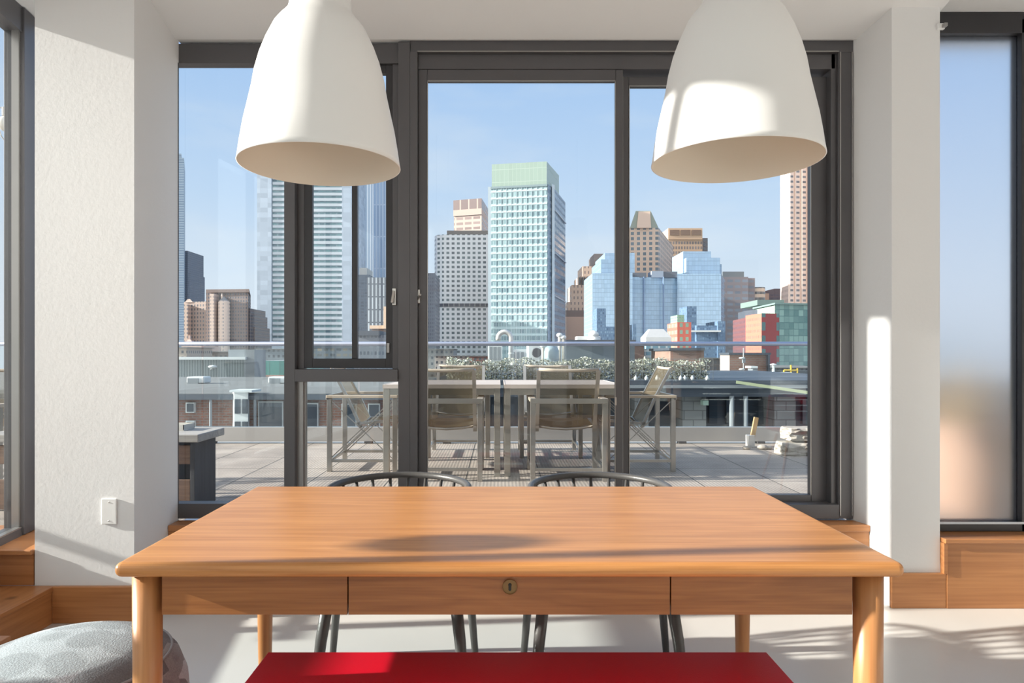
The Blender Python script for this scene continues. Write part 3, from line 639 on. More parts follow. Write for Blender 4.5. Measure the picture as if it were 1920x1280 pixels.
# rough stones at the right
st = plain('split stone', (.36, .33, .29), .95, var=.55, scale=14, bump=1, bscale=30)
for (a, b, z0, z1, y, lb) in ((1462, 1522, .22, .345, 6.75, 'rough split stone block, the lower of two, on the terrace floor'), (1472, 1528, .346, .47, 6.78, 'rough split stone block stacked on top of another at the terrace edge')):
    m = MB(); x0, x1 = X(a, y), X(b, y)
    bmesh.ops.create_cube(m.b, size=1); bmesh.ops.subdivide_edges(m.b, edges=m.b.edges, cuts=5, use_grid_fill=True)
    for v in m.b.verts:
        n_ = Vector((random.uniform(-1, 1), random.uniform(-1, 1), random.uniform(-.3, .3)))*.03
        v.co = Vector(((x0+x1)/2+v.co.x*(x1-x0), y+v.co.y*.24, (z0+z1)/2+v.co.z*(z1-z0))) + Vector((n_.x*.6, n_.y*.5, n_.z*.5*(abs(v.co.z) < .4)))
    o = m.build('stone_block', st, bevel=.008); o.location.z = z0 if z0 > .3 else DZ; tag(o, lb, 'stone')
for k_, (px, py, r_) in enumerate(((1400, 838, .035), (1430, 839, .045), (1441, 841, .03))):
    m = MB().ball((X(px, 7.1), 7.1, DZ+r_*.55), r_, (1.3, 1, .6), 10); o = m.build('pebble', st, smooth=True)
    tag(o, ('small pebble at the left of three beside the chair leg reflection', 'largest of three pebbles on the deck beside the chair leg reflection', 'small pebble at the right of three, nearest the stone blocks')[k_], 'stone')
o = thing('leg_reflection', 'chair leg reflection modelled as a short leaning stick in a pale foot', 'reflection', (X(1410, 7.3), 7.3, DZ))  # stick modelled in place of the chair legs mirrored in the glass
MB().bar((X(1409, 7.3), 7.3, DZ+.05), (X(1418, 7.3), 7.3, Z(782, 7.3)), .045, .03).build('post', wood('leg reflection wood', (.55, .38, .20), (.35, .22, .1), 2, rough=.7), o)
MB().box(X(1400, 7.3), X(1413, 7.3), 7.26, 7.34, DZ, DZ+.13).build('foot', plain('leg reflection foot', (.65, .65, .64), .4, .5), o, bevel=.005)
# terracotta tub and slatted screen beyond the frosted pane
o = thing('terracotta_planter', 'blurred brown planter tub behind the frosted pane', 'planter', (3.0, 4.35, DZ))
MB().lathe([(.001, 0), (.22, 0), (.30, .50), (.33, .50), (.33, .56), (.28, .56), (.26, .5), (.001, .5)], c=(3.0, 4.35, DZ), n=32).build('tub', plain('terracotta', (.42, .27, .19), .8, var=.15), o, smooth=False)
m = MB()
for k_ in range(60):
    a = random.random()*6.28; r_ = random.random()*.22; h = .25+random.random()*.25
    m.tube([(3.0+r_*math.cos(a)*.5, 4.35+r_*math.sin(a)*.5, DZ+.5), (3.0+r_*math.cos(a)*1.3, 4.35+r_*math.sin(a)*1.3, DZ+.5+h)], [.008, .002], 5)
m.build('grass', plain('dry grass', (.30, .22, .12), .9), o)
o = thing('privacy_screen', 'dark slatted screen blurred behind the right edge of the frosted pane', 'screen', (3.75, 4.8, DZ))
m = MB()
for k_ in range(9): m.box(2.85, 4.9, 4.8, 4.83, DZ+.05+k_*.09, DZ+.12+k_*.09)
m.build('slats', plain('dark stained slat', (.10, .075, .06), .7), o); box('post', frame_d, o, 2.82, 2.87, 4.79, 4.84, DZ, 1.06)
# bulb light over the side terrace, and an added globe for its shadow
o = thing('hanging_globe', 'white caged bulb hanging outside the far left window', 'light bulb', (X(10, 4.2), 4.2, Z(245, 4.2)))
bx_, bz_ = X(10, 4.2), Z(232, 4.2)
MB().ball((bx_, 4.2, bz_), .042, (1, 1, 1.15), 16).build('globe', plain('frosted bulb', (.85, .83, .76), .3), o, smooth=True)
m = MB()
for a in range(6): m.tube([(bx_+.03*math.cos(a*1.05)*s_, 4.2+.03*math.sin(a*1.05)*s_, bz_-.02-.02*i_) for i_, s_ in enumerate((1.3, 1.2, 1.0, .8, .3))], .003, 5)
m.build('cage', chrome, o); MB().tube([(bx_, 4.2, bz_+.05), (bx_, 4.2, bz_+.10)], .018, 10).build('socket', bead_m, o)
MB().tube([(bx_-3, 4.2, bz_+.28), (bx_-1, 4.2, bz_+.14), (bx_, 4.2, bz_+.10), (bx_+.35, 4.0, bz_+.14), (-2.6, 3.75, bz_+.30)], .004, 6).build('cable', bead_m, o)
o = thing('hanging_globe', 'added globe out of view outside the left windows, casting the round table shadow', 'light bulb', (-2.75, 1.49, 1.5))  # added out of view to cast the round shadow on the table
MB().ball((-2.75, 1.49, 1.60), .082, (1, 1, 1), 20).build('globe', plain('frosted bulb', (.85, .83, .76), .3), o, smooth=True)
MB().tube([(-2.75, 1.49, 1.67), (-2.75, 1.49, 3.2)], .003, 6).build('cable', bead_m, o)

# ------------------------------------------------------------------ neighbouring roofs
GZ = -30
struct(MB().box(-900, 900, 9, 1500, GZ-1, GZ).build('ground', plain('pale street and roofs', (.42, .41, .40), .9, var=.3, scale=.02)))
def P2(px, Y): return (X(px, Y), Y)
def para(L, Rt, B):
    """footprint from the front left, front right and rear right corners, each (pixel column, distance)"""
    l, r, b = Vector(P2(*L)), Vector(P2(*Rt)), Vector(P2(*B)); return [tuple(l), tuple(r), tuple(b), tuple(l+b-r)]
def fbox(px0, px1, Y, d): return [(X(px0, Y), Y), (X(px1, Y), Y), (X(px1, Y), Y+d), (X(px0, Y), Y+d)]
def bld(name, label, cat, px, Y, ybase=None):
    return thing(name, label, cat, (X(px, Y), Y, GZ if ybase is None else Z(ybase, Y)))
def pp(root, part, mat, foot, ytop, Y, ybot=None, label=None, **k):
    o = MB().prism(foot, GZ if ybot is None else Z(ybot, Y), Z(ytop, Y)).build(part, mat, root, **k)
    if label: o['label'] = label
    return o
def mpx(n, Y): return n*Y/F
def s3(r, g, b, k=1.0):
    c = srgb(r, g, b); m_ = sum(c)/3; return tuple(min(.88, (v*.85+m_*.15)*k) for v in c)
roofc = plain('pale roof membrane', (.18, .175, .17), .9, var=.25, scale=.6)
darkroof = plain('dark metal coping', (.07, .085, .11), .5, var=.2, scale=1)
wht = plain('white trim', (.68, .70, .70), .6, var=.08, scale=2)
grey = plain('grey cladding', (.25, .27, .29), .6, var=.15, scale=1)
brk = brick('old red brick', (.27, .125, .09), (.20, .095, .07), (.22, .18, .16))
brk2 = brick('sunny brick', (.42, .20, .14), (.34, .16, .11), (.35, .28, .24))
winm = plain('dark window pane', (.04, .055, .075), .12, var=.4, scale=1.5)

# brick row across the street on the left
o = bld('brick_row_house', 'dark red brick row house with a white bay window beyond the left pane', 'building', 420, 18)
bk = MB().prism(fbox(-100, 812, 18, 13), GZ, Z(741, 18)).build('wall', brk, o)
MB().prism(fbox(-104, 815, 17.8, 13.4), Z(741, 18), Z(737, 18)).build('roof', roofc, o)
MB().prism(fbox(-104, 815, 17.75, .2), Z(748, 18), Z(738, 18)).build('cornice', darkroof, o)
for (a, b, y0, y1) in ((348, 364, 754, 773), (348, 364, 788, 806), (484, 530, 752, 800), (572, 596, 755, 800), (640, 668, 756, 800), (690, 712, 756, 800)):
    f = MB().prism(fbox(a, b, 17.9, .12), Z(y1, 18), Z(y0, 18)).build('window', wht, o)
    MB().prism(fbox(a+2, b-2, 17.87, .04), Z(y1-2, 18), Z(y0+2, 18)).build('pane', winm, f)
f = MB().prism([P2(436, 18), P2(439, 17.6), P2(465, 17.6), P2(468, 18)], Z(815, 18), Z(733, 17.8)).build('bay_window', wht, o)
for a, b in ((440, 450), (454, 464)):
    for y0, y1 in ((748, 775), (790, 810)): MB().prism(fbox(a, b, 17.57, .04), Z(y1, 17.6), Z(y0, 17.6)).build('pane', winm, f)
MB().prism(fbox(430, 472, 17.5, .7), Z(735, 17.6), Z(731, 17.6)).build('bay_roof', wht, o)
for px in (395, 478, 552): MB().tube([(X(px, 17.8), 17.8, -5), (X(px, 17.8), 17.8, Z(745, 17.8))], .04, 8).build('downpipe', grey, o)
for px, lab in ((366, 'grey humped rooftop vent unit behind the brick parapet at far left'), (519, 'white rooftop air unit beside the green screened box')):
    o = thing('rooftop_unit', lab, 'roof equipment', (X(px, 24), 24, Z(722, 24)))
    box('housing', wht, o, X(px-17, 24), X(px+17, 24), 24, 24.6, Z(737, 18)+.01, Z(706, 24), bevel=.05)
    box('grille', grey, o, X(px-14, 24), X(px+6, 24), 23.97, 24, Z(720, 24), Z(709, 24))
o = bld('corrugated_building', 'pale corrugated metal rooftop building with a flat eave at far left', 'building', 395, 33)
corr = facade('corrugated steel', s3(150, 160, 160), s3(105, 118, 124), mpx(5, 33), 50, .45, 1.0, vary=0, rough=.5)
pp(o, 'wall', corr, fbox(240, 458, 33, 1.4), 674, 33)
pp(o, 'end_bay', grey, fbox(458, 477, 32.8, 1.6), 655, 33)
pp(o, 'penthouse', grey, fbox(428, 476, 33.2, 1.2), 655, 33.2, 675)
pp(o, 'eave', wht, fbox(236, 460, 32.6, 1.9), 669, 33, 674)
o = thing('wall_lamp', 'small white dish lamp on the corrugated wall', 'lamp', (X(405, 33), 32.9, Z(690, 33)))
MB().bar((X(396, 33), 32.95, Z(692, 33)), (X(405, 33), 32.6, Z(688, 33)), .06, .06).build('arm', wht, o)
MB().ball((X(406, 33), 32.55, Z(687, 33)), .16, (1.4, 1, .5), 12).build('dish', wht, o, smooth=True)
o = bld('green_screen_house', 'deep green screened rooftop enclosure beside the corrugated building', 'building', 508, 35)
gm = facade('green screen', s3(28, 92, 90), s3(40, 120, 110), mpx(19, 42.5), mpx(40, 42.5), .93, .96, vary=.4)
pp(o, 'screen', gm, fbox(479, 560, 42.5, 6), 676, 42.5)
pp(o, 'parapet', brk2, fbox(476, 562, 42.3, 7), 703, 42.3)
# long low neighbour opposite on the right
o = bld('low_garage_building', 'long low building with a dark coping and concrete block piers beyond the railing', 'building', 1200, 14)
pp(o, 'roof', darkroof, fbox(806, 1720, 14, 9), 713, 14, 722)
pp(o, 'coping', grey, fbox(804, 1722, 13.9, .25), 722, 14, 727)
pp(o, 'fascia', darkroof, fbox(806, 1720, 14.05, .3), 727, 14, 744)
blk = brick('concrete block', s3(150, 150, 148), s3(135, 136, 136), s3(110, 110, 110), bw=.4, rh=.2)
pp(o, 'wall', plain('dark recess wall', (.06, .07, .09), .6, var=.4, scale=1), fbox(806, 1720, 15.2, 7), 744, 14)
for a, b in ((1190, 1216), (1280, 1324), (880, 905), (1040, 1062), (1452, 1492)):
    f = pp(o, 'block_pier', blk, fbox(a, b, 14.5, .8), 744, 14)
for a, b in ((1330, 1345), (1362, 1372), (1400, 1438), (1505, 1560)):
    pp(o, 'window', winm, fbox(a, b, 15.1, .12), 752, 14.5, 800)
box('exit_light', plain('pale green sign box', (.45, .60, .50), .5), o, X(1316, 14.4), X(1326, 14.4), 14.3, 14.5, Z(759, 14.4), Z(750, 14.4))
for px in (1372, 1398): MB().tube([(X(px, 14), 14, -6), (X(px, 14), 14, Z(742, 14))], .05, 8).build('pipe', grey, o)
m = MB().bar((X(1380, 13.8), 13.8, Z(716, 13.8)), (X(1526, 13.8), 13.2, Z(738, 13.8)), .06, .10); m.build('gutter', plain('yellow green gutter', (.24, .27, .17), .6), o)

# hedge in a wire fence on the neighbour's roof edge
H = thing('roof_hedge', 'long clipped variegated hedge behind wire mesh on the neighbouring roof', 'hedge', (X(1080, 14.6), 14.6, Z(713, 14.6)))
lf, t, p = base('variegated leaf')
oi = N(t, 'ShaderNodeNewGeometry'); cr_ = N(t, 'ShaderNodeValToRGB'); t.links.new(oi.outputs['Random Per Island'], cr_.inputs[0])
cr_.color_ramp.elements[0].color = (.10, .11, .07, 1); e = cr_.color_ramp.elements.new(.4); e.color = (.36, .36, .26, 1); cr_.color_ramp.elements[-1].color = (.85, .83, .74, 1)
t.links.new(cr_.outputs[0], p.inputs['Base Color']); p.inputs['Roughness'].default_value = .5
m = MB(); Yh = 14.6
for k_ in range(9000):
    px = random.uniform(836, 1332); top = 674+3*math.sin(px*.05)+2*math.sin(px*.17); py = random.uniform(top, 712); y = Yh+random.uniform(0, .5)
    c = Vector((X(px, Yh), y, Z(py, Yh))); r_ = random.uniform(.018, .038)
    q = Matrix.Rotation(random.random()*6.28, 3, Vector((random.uniform(-1, 1), random.uniform(-1, 1), random.uniform(-1, 1))).normalized())
    vs = [m.b.verts.new(c+q@Vector(v_)) for v_ in ((-r_, 0, 0), (0, -r_*.6, r_*.2), (r_, 0, 0), (0, r_*.6, r_*.2))]; m.b.faces.new(vs)
m.build('foliage', lf, H)
m = MB()
for k_ in range(50):
    x = X(840+k_*10, Yh); m.tube([(x, Yh+.25, Z(712, Yh)), (x+random.uniform(-.05, .05), Yh+.25, Z(684, Yh))], [.012, .006], 5)
m.build('stems', plain('twig', (.12, .09, .07), .9), H)
m = MB()
for z in (673, 685, 698, 711): m.bar((X(880, Yh), Yh-.04, Z(z, Yh)), (X(1336, Yh), Yh-.04, Z(z, Yh)), .008, .008)
for k_ in range(39): m.bar((X(880+12*k_, Yh), Yh-.04, Z(713, Yh)), (X(880+12*k_, Yh), Yh-.04, Z(672, Yh)), .006, .006)
m.build('wire_fence', plain('fence wire', (.30, .30, .30), .5, .6), H)
box('trough', grey, H, X(834, Yh), X(1334, Yh), Yh, Yh+.5, Z(716, Yh), Z(711, Yh))
pot0 = None
for k_, px in enumerate((1192, 1212, 1232, 1276, 1284, 1298, 1326)):
    m = MB().lathe([(.001, 0), (.035, 0), (.04, .05), (.02, .075), (.008, .10), (.001, .10)], c=(X(px, 14.2), 14.2, Z(713, 14)), n=12)
    o = m.build('roof_pot', plain('white pot', (.78, .78, .76), .5), smooth=True)
    tag(o, {1192: 'small white pot farthest left under the hedge', 1212: 'small white pot just left of the steel sling chair, under the hedge', 1232: 'small white pot behind the leaning back of the right end sling chair', 1276: 'small white pot, left of a close pair right of the sling chair back', 1284: 'small white pot, right of a close pair right of the sling chair back', 1298: 'small white pot alone below the hedge, right of the close pair', 1326: 'small white pot farthest right at the hedge end'}[px], 'pot', 'white pots lined up under the hedge')

o = thing('flat_roofed_block', 'low flat grey roof carrying the vents and tanks behind the hedge', 'building', (X(1180, 28), 28, GZ))
MB().box(-1.6, X(1640, 28), 23.45, 33.3, GZ, .19).build('wall', grey, o); MB().box(-1.6, X(1640, 28), 23.4, 33.35, .19, .21).build('roof', roofc, o)
# rooftop plant in the middle
o = thing('gooseneck_duct', 'pale curved gooseneck vent pipe rising above the hedge', 'vent pipe', (X(957, 24.5), 24.5, .21))
r_ = mpx(12, 24.5); cx, cz = X(946, 24.5), Z(634, 24.5)
pth = [(cx+r_, 24.5, .21)] + [(cx+r_*math.cos(a), 24.5, cz+r_*math.sin(a)) for a in [math.pi*i/16 for i in range(17)]] + [(cx-r_, 24.5, cz-.08)]
galv = plain('galvanised duct', (.60, .60, .58), .35, .4, var=.1, scale=4)
MB().tube(pth, mpx(4.6, 24.5), 16).build('pipe', galv, o, smooth=True)
MB().tube([(cx+r_, 24.5, Z(664, 24.5)), (cx+r_, 24.5, Z(661, 24.5))], mpx(5.4, 24.5), 16).build('collar', galv, o)
for a, b, yt, Y, lab, mat in ((915, 942, 645, 27.5, 'pale rooftop cabinet with vertical panels left of the gooseneck pipe', wht), (958, 989, 655, 29, 'low pale rooftop cabinet right of the gooseneck pipe', wht), (990, 1021, 643, 26.5, 'white rooftop unit with a round fan grille', wht)):
    o = thing('rooftop_cabinet', lab, 'roof equipment', (X((a+b)/2, Y), Y, .21))
    box('housing', mat, o, X(a, Y), X(b, Y), Y, Y+1.5, .21, Z(yt, Y), bevel=.03)
    if a == 990:
        m = MB().lathe([(.001, .03), (.17, .03), (.19, 0)], n=20); bmesh.ops.rotate(m.b, verts=m.b.verts, cent=(0, 0, 0), matrix=Matrix.Rotation(R(90), 3, 'X')); bmesh.ops.translate(m.b, verts=m.b.verts, vec=(X(1006, Y), Y-.01, Z(661, Y))); m.build('fan_grille', plain('fan black', (.05, .05, .06), .5), o)
    else:
        m = MB()
        for q in range(3): m.box(X(a+3+q*8, Y), X(a+8+q*8, Y), Y-.03, Y, Z(675, Y), Z(yt+5, Y))
        m.build('door', grey, o)
o = thing('roof_tank', 'blue-grey domed tank between the rooftop fan unit and the tall vents', 'tank', (X(1036, 25), 25, .21))
MB().lathe([(.001, 0), (.28, 0), (.28, 1.1), (.24, 1.25), (.12, 1.36), (.001, 1.40)], c=(X(1034, 25), 25, .21), n=24).build('tank_body', plain('tank blue', (.30, .38, .42), .4, .3), o, smooth=True)
for k_, (px, yt) in enumerate(((1018, 648), (1049, 628), (1056, 632))):
    o = thing('roof_vent', ('tan upright vent pipe left of the domed tank', 'tall pale curled vent just right of the domed tank', 'pale upright vent at the right end of the tank cluster')[k_], 'vent pipe', (X(px, 25.5), 25.5, .21))
    MB().tube([(X(px, 25.5), 25.5, .21), (X(px, 25.5), 25.5, Z(yt, 25.5))], .06, 10).build('pipe', plain('tan pipe', (.50, .47, .40), .6), o, smooth=True)
    MB().ball((X(px, 25.5), 25.5, Z(yt, 25.5)), .12, (1, 1, .7), 12).build('cap', wht, o, smooth=True)
o = bld('dark_roofed_hall', 'low grey-blue hall roof with white domes on it, right of the rooftop tanks', 'building', 1105, 34)
pp(o, 'wall', facade('blue grey hall', s3(105, 118, 128), s3(95, 108, 118), 3, 2, .8, .5, vary=.3), fbox(1058, 1190, 34, 12), 641, 34)
pp(o, 'coping', darkroof, fbox(1056, 1192, 33.7, 12.5), 637, 34, 642)
o = thing('roof_dome', 'white ribbed dome turret on the dark roofed hall', 'dome', (X(1112, 36), 36, Z(637, 36)))
MB().lathe([(.32, 0), (.32, .12), (.26, .14), (.26, .25), (.30, .27), (.26, .40), (.15, .50), (.001, .54)], c=(X(1113, 36), 36, Z(638, 36)), n=20).build('dome_shell', wht, o, smooth=True)
box('plinth', wht, o, X(1082, 36), X(1128, 36), 36.3, 37, Z(638, 36), Z(630, 36), bevel=.04)
# right rooftops
o = thing('roof_lantern', 'white hip-roofed rooftop lantern with a glazed lower half', 'building', (X(1236, 48), 48, GZ))
pp(o, 'base', facade('lantern glass', s3(205, 212, 215), s3(95, 140, 160), mpx(14, 48), mpx(11, 48), .75, .6), fbox(1212, 1258, 48, 1.8), 641, 48)
l, r = X(1211, 48), X(1259, 48); l2, r2 = X(1222, 48), X(1248, 48)
MB().prism([(l, 48), (r, 48), (r, 49.8), (l, 49.8)], Z(641, 48), Z(632, 48)).build('eave', wht, o)
MB().prism([(l, 48), (r, 48), (r, 49.8), (l, 49.8)], Z(632, 48), Z(616, 48), top=[(l2, 48.6), (r2, 48.6), (r2, 49.2), (l2, 49.2)]).build('hip_roof', plain('lead roof', (.45, .46, .47), .5), o)
o = bld('brick_roof_house', 'low brown brick roof house at the left of the right-hand door pane', 'building', 1195, 44); pp(o, 'wall', brk, fbox(1150, 1208, 44, 5), 645, 44); pp(o, 'coping', darkroof, fbox(1148, 1210, 43.8, 5.4), 643, 44, 646)
o = bld('brick_roof_house', 'low orange-red brick roof house with a dark coping below the blue glass block', 'building', 1290, 40); pp(o, 'wall', brk2, fbox(1257, 1320, 40, 5), 656, 40); pp(o, 'coping', darkroof, fbox(1255, 1322, 39.8, 5.4), 652, 40, 657)
m = MB().box(X(1272, 39.9), X(1305, 39.9), 39.9, 40, Z(664, 39.9), Z(662, 39.9)); m.build('sign_band', brk, o)
o = bld('brick_penthouse', 'brick rooftop penthouse with a sunlit side and dark flat cap', 'building', 1400, 26)
MB().prism(para((1368, 26), (1443, 26.5), (1441, 30)), .21, Z(665, 26)).build('wall', brk2, o)
MB().prism([P2(1350, 28.6), P2(1368, 25.98), P2(1369, 26.1), P2(1352, 29)], .21, Z(664, 26.5)).build('lit_side_wall', plain('sunlit penthouse side', (.52, .40, .33), .8), o)  # sunlight on this side is put into its paler colour
MB().prism([P2(1348, 28.6), P2(1367, 25.8), P2(1446, 26.3), P2(1443, 30.3), P2(1352, 30.3)], Z(665, 26), Z(661, 26)).build('roof', darkroof, o)
box('downpipe', darkroof, o, X(1438, 26.3), X(1442, 26.3), 26.2, 26.35, .21, Z(665, 26))
o = thing('roof_hatch', 'pale narrow hatch box leaning on the brick penthouse', 'roof equipment', (X(1414, 25.5), 25.5, .21))
MB().box(X(1409, 25.5), X(1419, 25.5), 25.4, 25.9, .21, Z(690, 25.5)).build('housing', grey, o, bevel=.02); MB().prism(fbox(1408, 1421, 25.35, .6), Z(690, 25.5), Z(686, 25.5)).build('hood', wht, o)
o = thing('antenna_mast', 'thin mast with two white dish lamps before the brick penthouse', 'antenna', (X(1393, 24), 24, .21))
MB().tube([(X(1394, 24), 24, .21), (X(1394, 24), 24, Z(652, 24))], .018, 8).build('mast', galv, o)
for y in (671, 692): MB().ball((X(1390, 24), 23.95, Z(y, 24)), .085, (1.3, 1, .45), 12).build('dish', wht, o, smooth=True)
MB().box(X(1392, 24), X(1397, 24), 23.95, 24.05, Z(680, 24), Z(670, 24)).build('junction_box', grey, o)
o = thing('roof_vent', 'short white mushroom vent right of the brick penthouse', 'vent pipe', (X(1450, 24), 24, .21))
MB().tube([(X(1450, 24), 24, .21), (X(1450, 24), 24, Z(684, 24))], .05, 10).build('pipe', wht, o); MB().lathe([(.001, .06), (.11, .03), (.11, 0), (.001, 0)], c=(X(1450, 24), 24, Z(684, 24)), n=14).build('cap', wht, o)
o = thing('yellow_pipework', 'yellow gas pipes standing on the roof at the right', 'pipes', (X(1482, 25.4), 25.4, .21))
yl = plain('yellow pipe', (.62, .42, .05), .5)
for a, b in (((1483, 684), (1483, 713.9)), ((1470, 694), (1495, 694)), ((1470, 694), (1470, 713.9)), ((1495, 690), (1495, 713.9))):
    MB().tube([(X(a[0], 25.4), 25.4, Z(a[1], 25.4)), (X(b[0], 25.4), 25.4, Z(b[1], 25.4))], .035, 8).build('pipe', yl, o)
o = thing('rooftop_cabinet', 'long low white rooftop unit under the yellow pipes', 'roof equipment', (X(1490, 24), 24, .21))
MB().box(X(1446, 24), X(1540, 24), 24.1, 24.9, .21, Z(704, 24)).build('housing', wht, o, bevel=.03); MB().box(X(1448, 24), X(1470, 24), 23.3, 24, Z(704, 24), Z(697, 24)).build('cover', wht, o, bevel=.02)

# ------------------------------------------------------------------ the city
def tower(name, label, px, Y): return bld(name, label, 'building', px, Y)
tan = lambda n, c, w_, cw, ch, **k: facade(n, c, w_, cw, ch, **k)
# far left
o = tower('glass_skyscraper', 'slim blue-grey skyscraper cut off by the left pier', 335, 520)
f1 = facade('slim tower skin', s3(128, 148, 165), s3(88, 112, 138), mpx(30, 520), mpx(4.6, 520), .95, .5, vary=.3)
pp(o, 'tower_body', f1, para((270, 520), (345, 520), (347, 560)), 296, 520); pp(o, 'crown', f1, para((270, 522), (340, 522), (342, 550)), 288, 522, 297)
o = tower('dark_tower', 'narrow dark grey tower stepping down beside the slim skyscraper', 350, 560)
dkf = facade('dark tower skin', s3(92, 104, 120), s3(62, 74, 92), mpx(3, 560), mpx(4, 560), .5, .6, vary=.3)
pp(o, 'tower_body', dkf, fbox(330, 352, 560, 30), 470, 560); pp(o, 'lower_step', dkf, fbox(330, 354.5, 562, 30), 512, 562)
o = tower('tan_apartment_block', 'tan brick apartment block with paired windows at the left, lower than its neighbour', 368, 330)
t1 = facade('tan brick windows', s3(160, 140, 130), s3(80, 84, 92), mpx(6.4, 330), mpx(7.4, 330), .45, .55)
pp(o, 'block', t1, para((345, 330), (392, 326), (395, 350)), 566, 330); MB().prism(para((346, 329), (362, 328), (363, 334)), Z(567, 330), Z(560, 330), top=para((352, 331), (356, 331), (356, 332))).build('gable', plain('tan stone', s3(170, 150, 138), .9), o)
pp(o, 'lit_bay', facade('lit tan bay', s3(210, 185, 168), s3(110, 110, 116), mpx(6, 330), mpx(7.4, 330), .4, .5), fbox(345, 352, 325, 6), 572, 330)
o = tower('turreted_tower', 'brown stepped tower with a pale round turret shaft, left side of the skyline', 430, 300)
t2 = facade('brown tower windows', s3(128, 114, 110), s3(70, 78, 92), mpx(5.2, 300), mpx(6.6, 300), .5, .55); t3 = facade('pale shaft windows', s3(215, 192, 176), s3(150, 140, 138), mpx(4.6, 300), mpx(6.6, 300), .35, .5)
pp(o, 'block', t2, para((392, 302), (465, 300), (470, 330)), 546, 300); pp(o, 'parapet', plain('brown stone', s3(120, 106, 102), .9), para((386, 301), (467, 299), (470, 331)), 542, 300, 548)
pp(o, 'corner_pier', t3, fbox(393, 401, 296, 6), 552, 300)
m = MB(); yy = 296; m.lathe([(mpx(10.5, yy), 0), (mpx(10.5, yy), Z(566, yy)-GZ), (mpx(9, yy), Z(563, yy)-GZ), (.01, Z(554, yy)-GZ)], c=(X(415, yy), yy+3, GZ), n=24); m.build('turret_shaft', t3, o)
m = MB(); m.lathe([(mpx(2, yy), 0), (mpx(2, yy), mpx(8, yy)), (.01, mpx(14, yy))], c=(X(411, yy), yy+3, Z(562, yy)), n=10); m.build('finial', t3, o)
for i, (a, b, y) in enumerate(((465, 469, 578), (469, 473, 590), (473, 478, 612), (478, 482, 640))): pp(o, 'stepped_wing', t2, fbox(a-4, b, 304+i*2, 20), y, 304)
pp(o, 'turret', t2, fbox(386, 396, 301, 8), 546, 300)
o = tower('church_gable', 'small pink stone gable with a finial just above the railing at far left', 355, 200)
ps = plain('pink stone', s3(205, 175, 160), .9, var=.1, scale=.3)
pp(o, 'base', ps, fbox(340, 378, 200, 14), 648, 200); MB().prism(fbox(344, 366, 200, 6), Z(648, 200), Z(636, 200), top=[P2(352, 202), P2(357, 202), P2(357, 204), P2(352, 204)]).build('gable', ps, o); MB().prism(fbox(353, 356, 202, 1), Z(637, 200), Z(628, 200)).build('finial', ps, o)
# pale hotel tower with spandrel bands
o = tower('banded_office_tower', 'pale grey tower with stacked horizontal bands seen through the casement', 570, 380)
pale = facade('pale panel', s3(168, 182, 198), s3(160, 175, 192), mpx(14, 380), mpx(9, 380), .96, .96, vary=.3, gloss=.2)
pp(o, 'left_slab', pale, fbox(482, 509, 376, 40), 205, 380); pp(o, 'right_slab', pale, fbox(641, 659, 376, 40), 205, 380)
core = facade('banded core', s3(150, 182, 192), s3(112, 146, 162), mpx(11, 380), mpx(9.4, 380), .7, .8, win2=s3(150, 200, 205), vary=.8)
pp(o, 'core', core, fbox(508, 642, 378, 36), 210, 380)
for i in range(44):
    y = 214+i*10.0
    if y < 640: MB().prism(fbox(511, 641, 376.5, 2.5), Z(y+5, 380), Z(y, 380)).build('spandrel_band', plain('pale spandrel', s3(185, 196, 206), .6), o)
pp(o, 'podium', pale, fbox(500, 665, 374, 44), 640, 380)
o = tower('ribbed_glass_tower', 'white ribbed glass skyscraper right of the banded tower, through the casement', 695, 430)
rib1 = facade('white ribs', s3(215, 224, 236), s3(150, 172, 200), mpx(5.3, 430), 400, .5, 1.0, vary=.2); rib2 = facade('blue ribs', s3(190, 206, 228), s3(140, 166, 202), mpx(6, 430), mpx(60, 430), .5, .96, vary=.4)
pp(o, 'west_half', rib1, fbox(669, 700, 430, 40), 215, 430); pp(o, 'east_half', rib2, fbox(700, 728, 432, 40), 190, 430)
o = tower('dark_office_slab', 'dark office slab in front of the ribbed glass tower', 681, 330)
pp(o, 'slab', facade('dark slab', s3(70, 86, 106), s3(52, 66, 84), mpx(8, 330), mpx(6, 330), .7, .6), fbox(671, 693, 330, 20), 515, 330); pp(o, 'top_box', grey, fbox(674, 688, 332, 15), 502, 332, 516)
o = tower('grey_apartment_tower', 'grey tower with pale vertical window strips behind the casement hinge', 712, 300)
pp(o, 'slab', facade('grey strips', s3(95, 104, 116), s3(160, 170, 178), mpx(7, 300), mpx(24, 300), .35, .9), fbox(688, 735, 300, 20), 520, 300)
o = tower('tan_corner_building', 'tan sunlit corner building low in the casement beside the grey tower', 712, 220)
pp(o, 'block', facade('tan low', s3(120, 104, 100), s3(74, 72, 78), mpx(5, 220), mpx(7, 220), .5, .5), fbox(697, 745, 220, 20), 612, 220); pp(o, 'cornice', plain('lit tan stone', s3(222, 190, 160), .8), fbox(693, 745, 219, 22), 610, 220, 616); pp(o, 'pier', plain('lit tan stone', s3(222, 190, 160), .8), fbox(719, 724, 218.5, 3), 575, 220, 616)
o = tower('grey_low_house', 'low grey flat-roofed house with small windows at the bottom of the casement', 695, 120)
pp(o, 'block', facade('grey low', s3(120, 126, 136), s3(64, 76, 92), mpx(7, 120), mpx(16, 120), .6, .4), fbox(664, 735, 120, 12), 628, 120); pp(o, 'roof', darkroof, fbox(663, 712, 119.5, 12), 620, 120, 629)
o = tower('street_podium', 'dark windowed podium with tan signs at the foot of the banded tower', 600, 140)
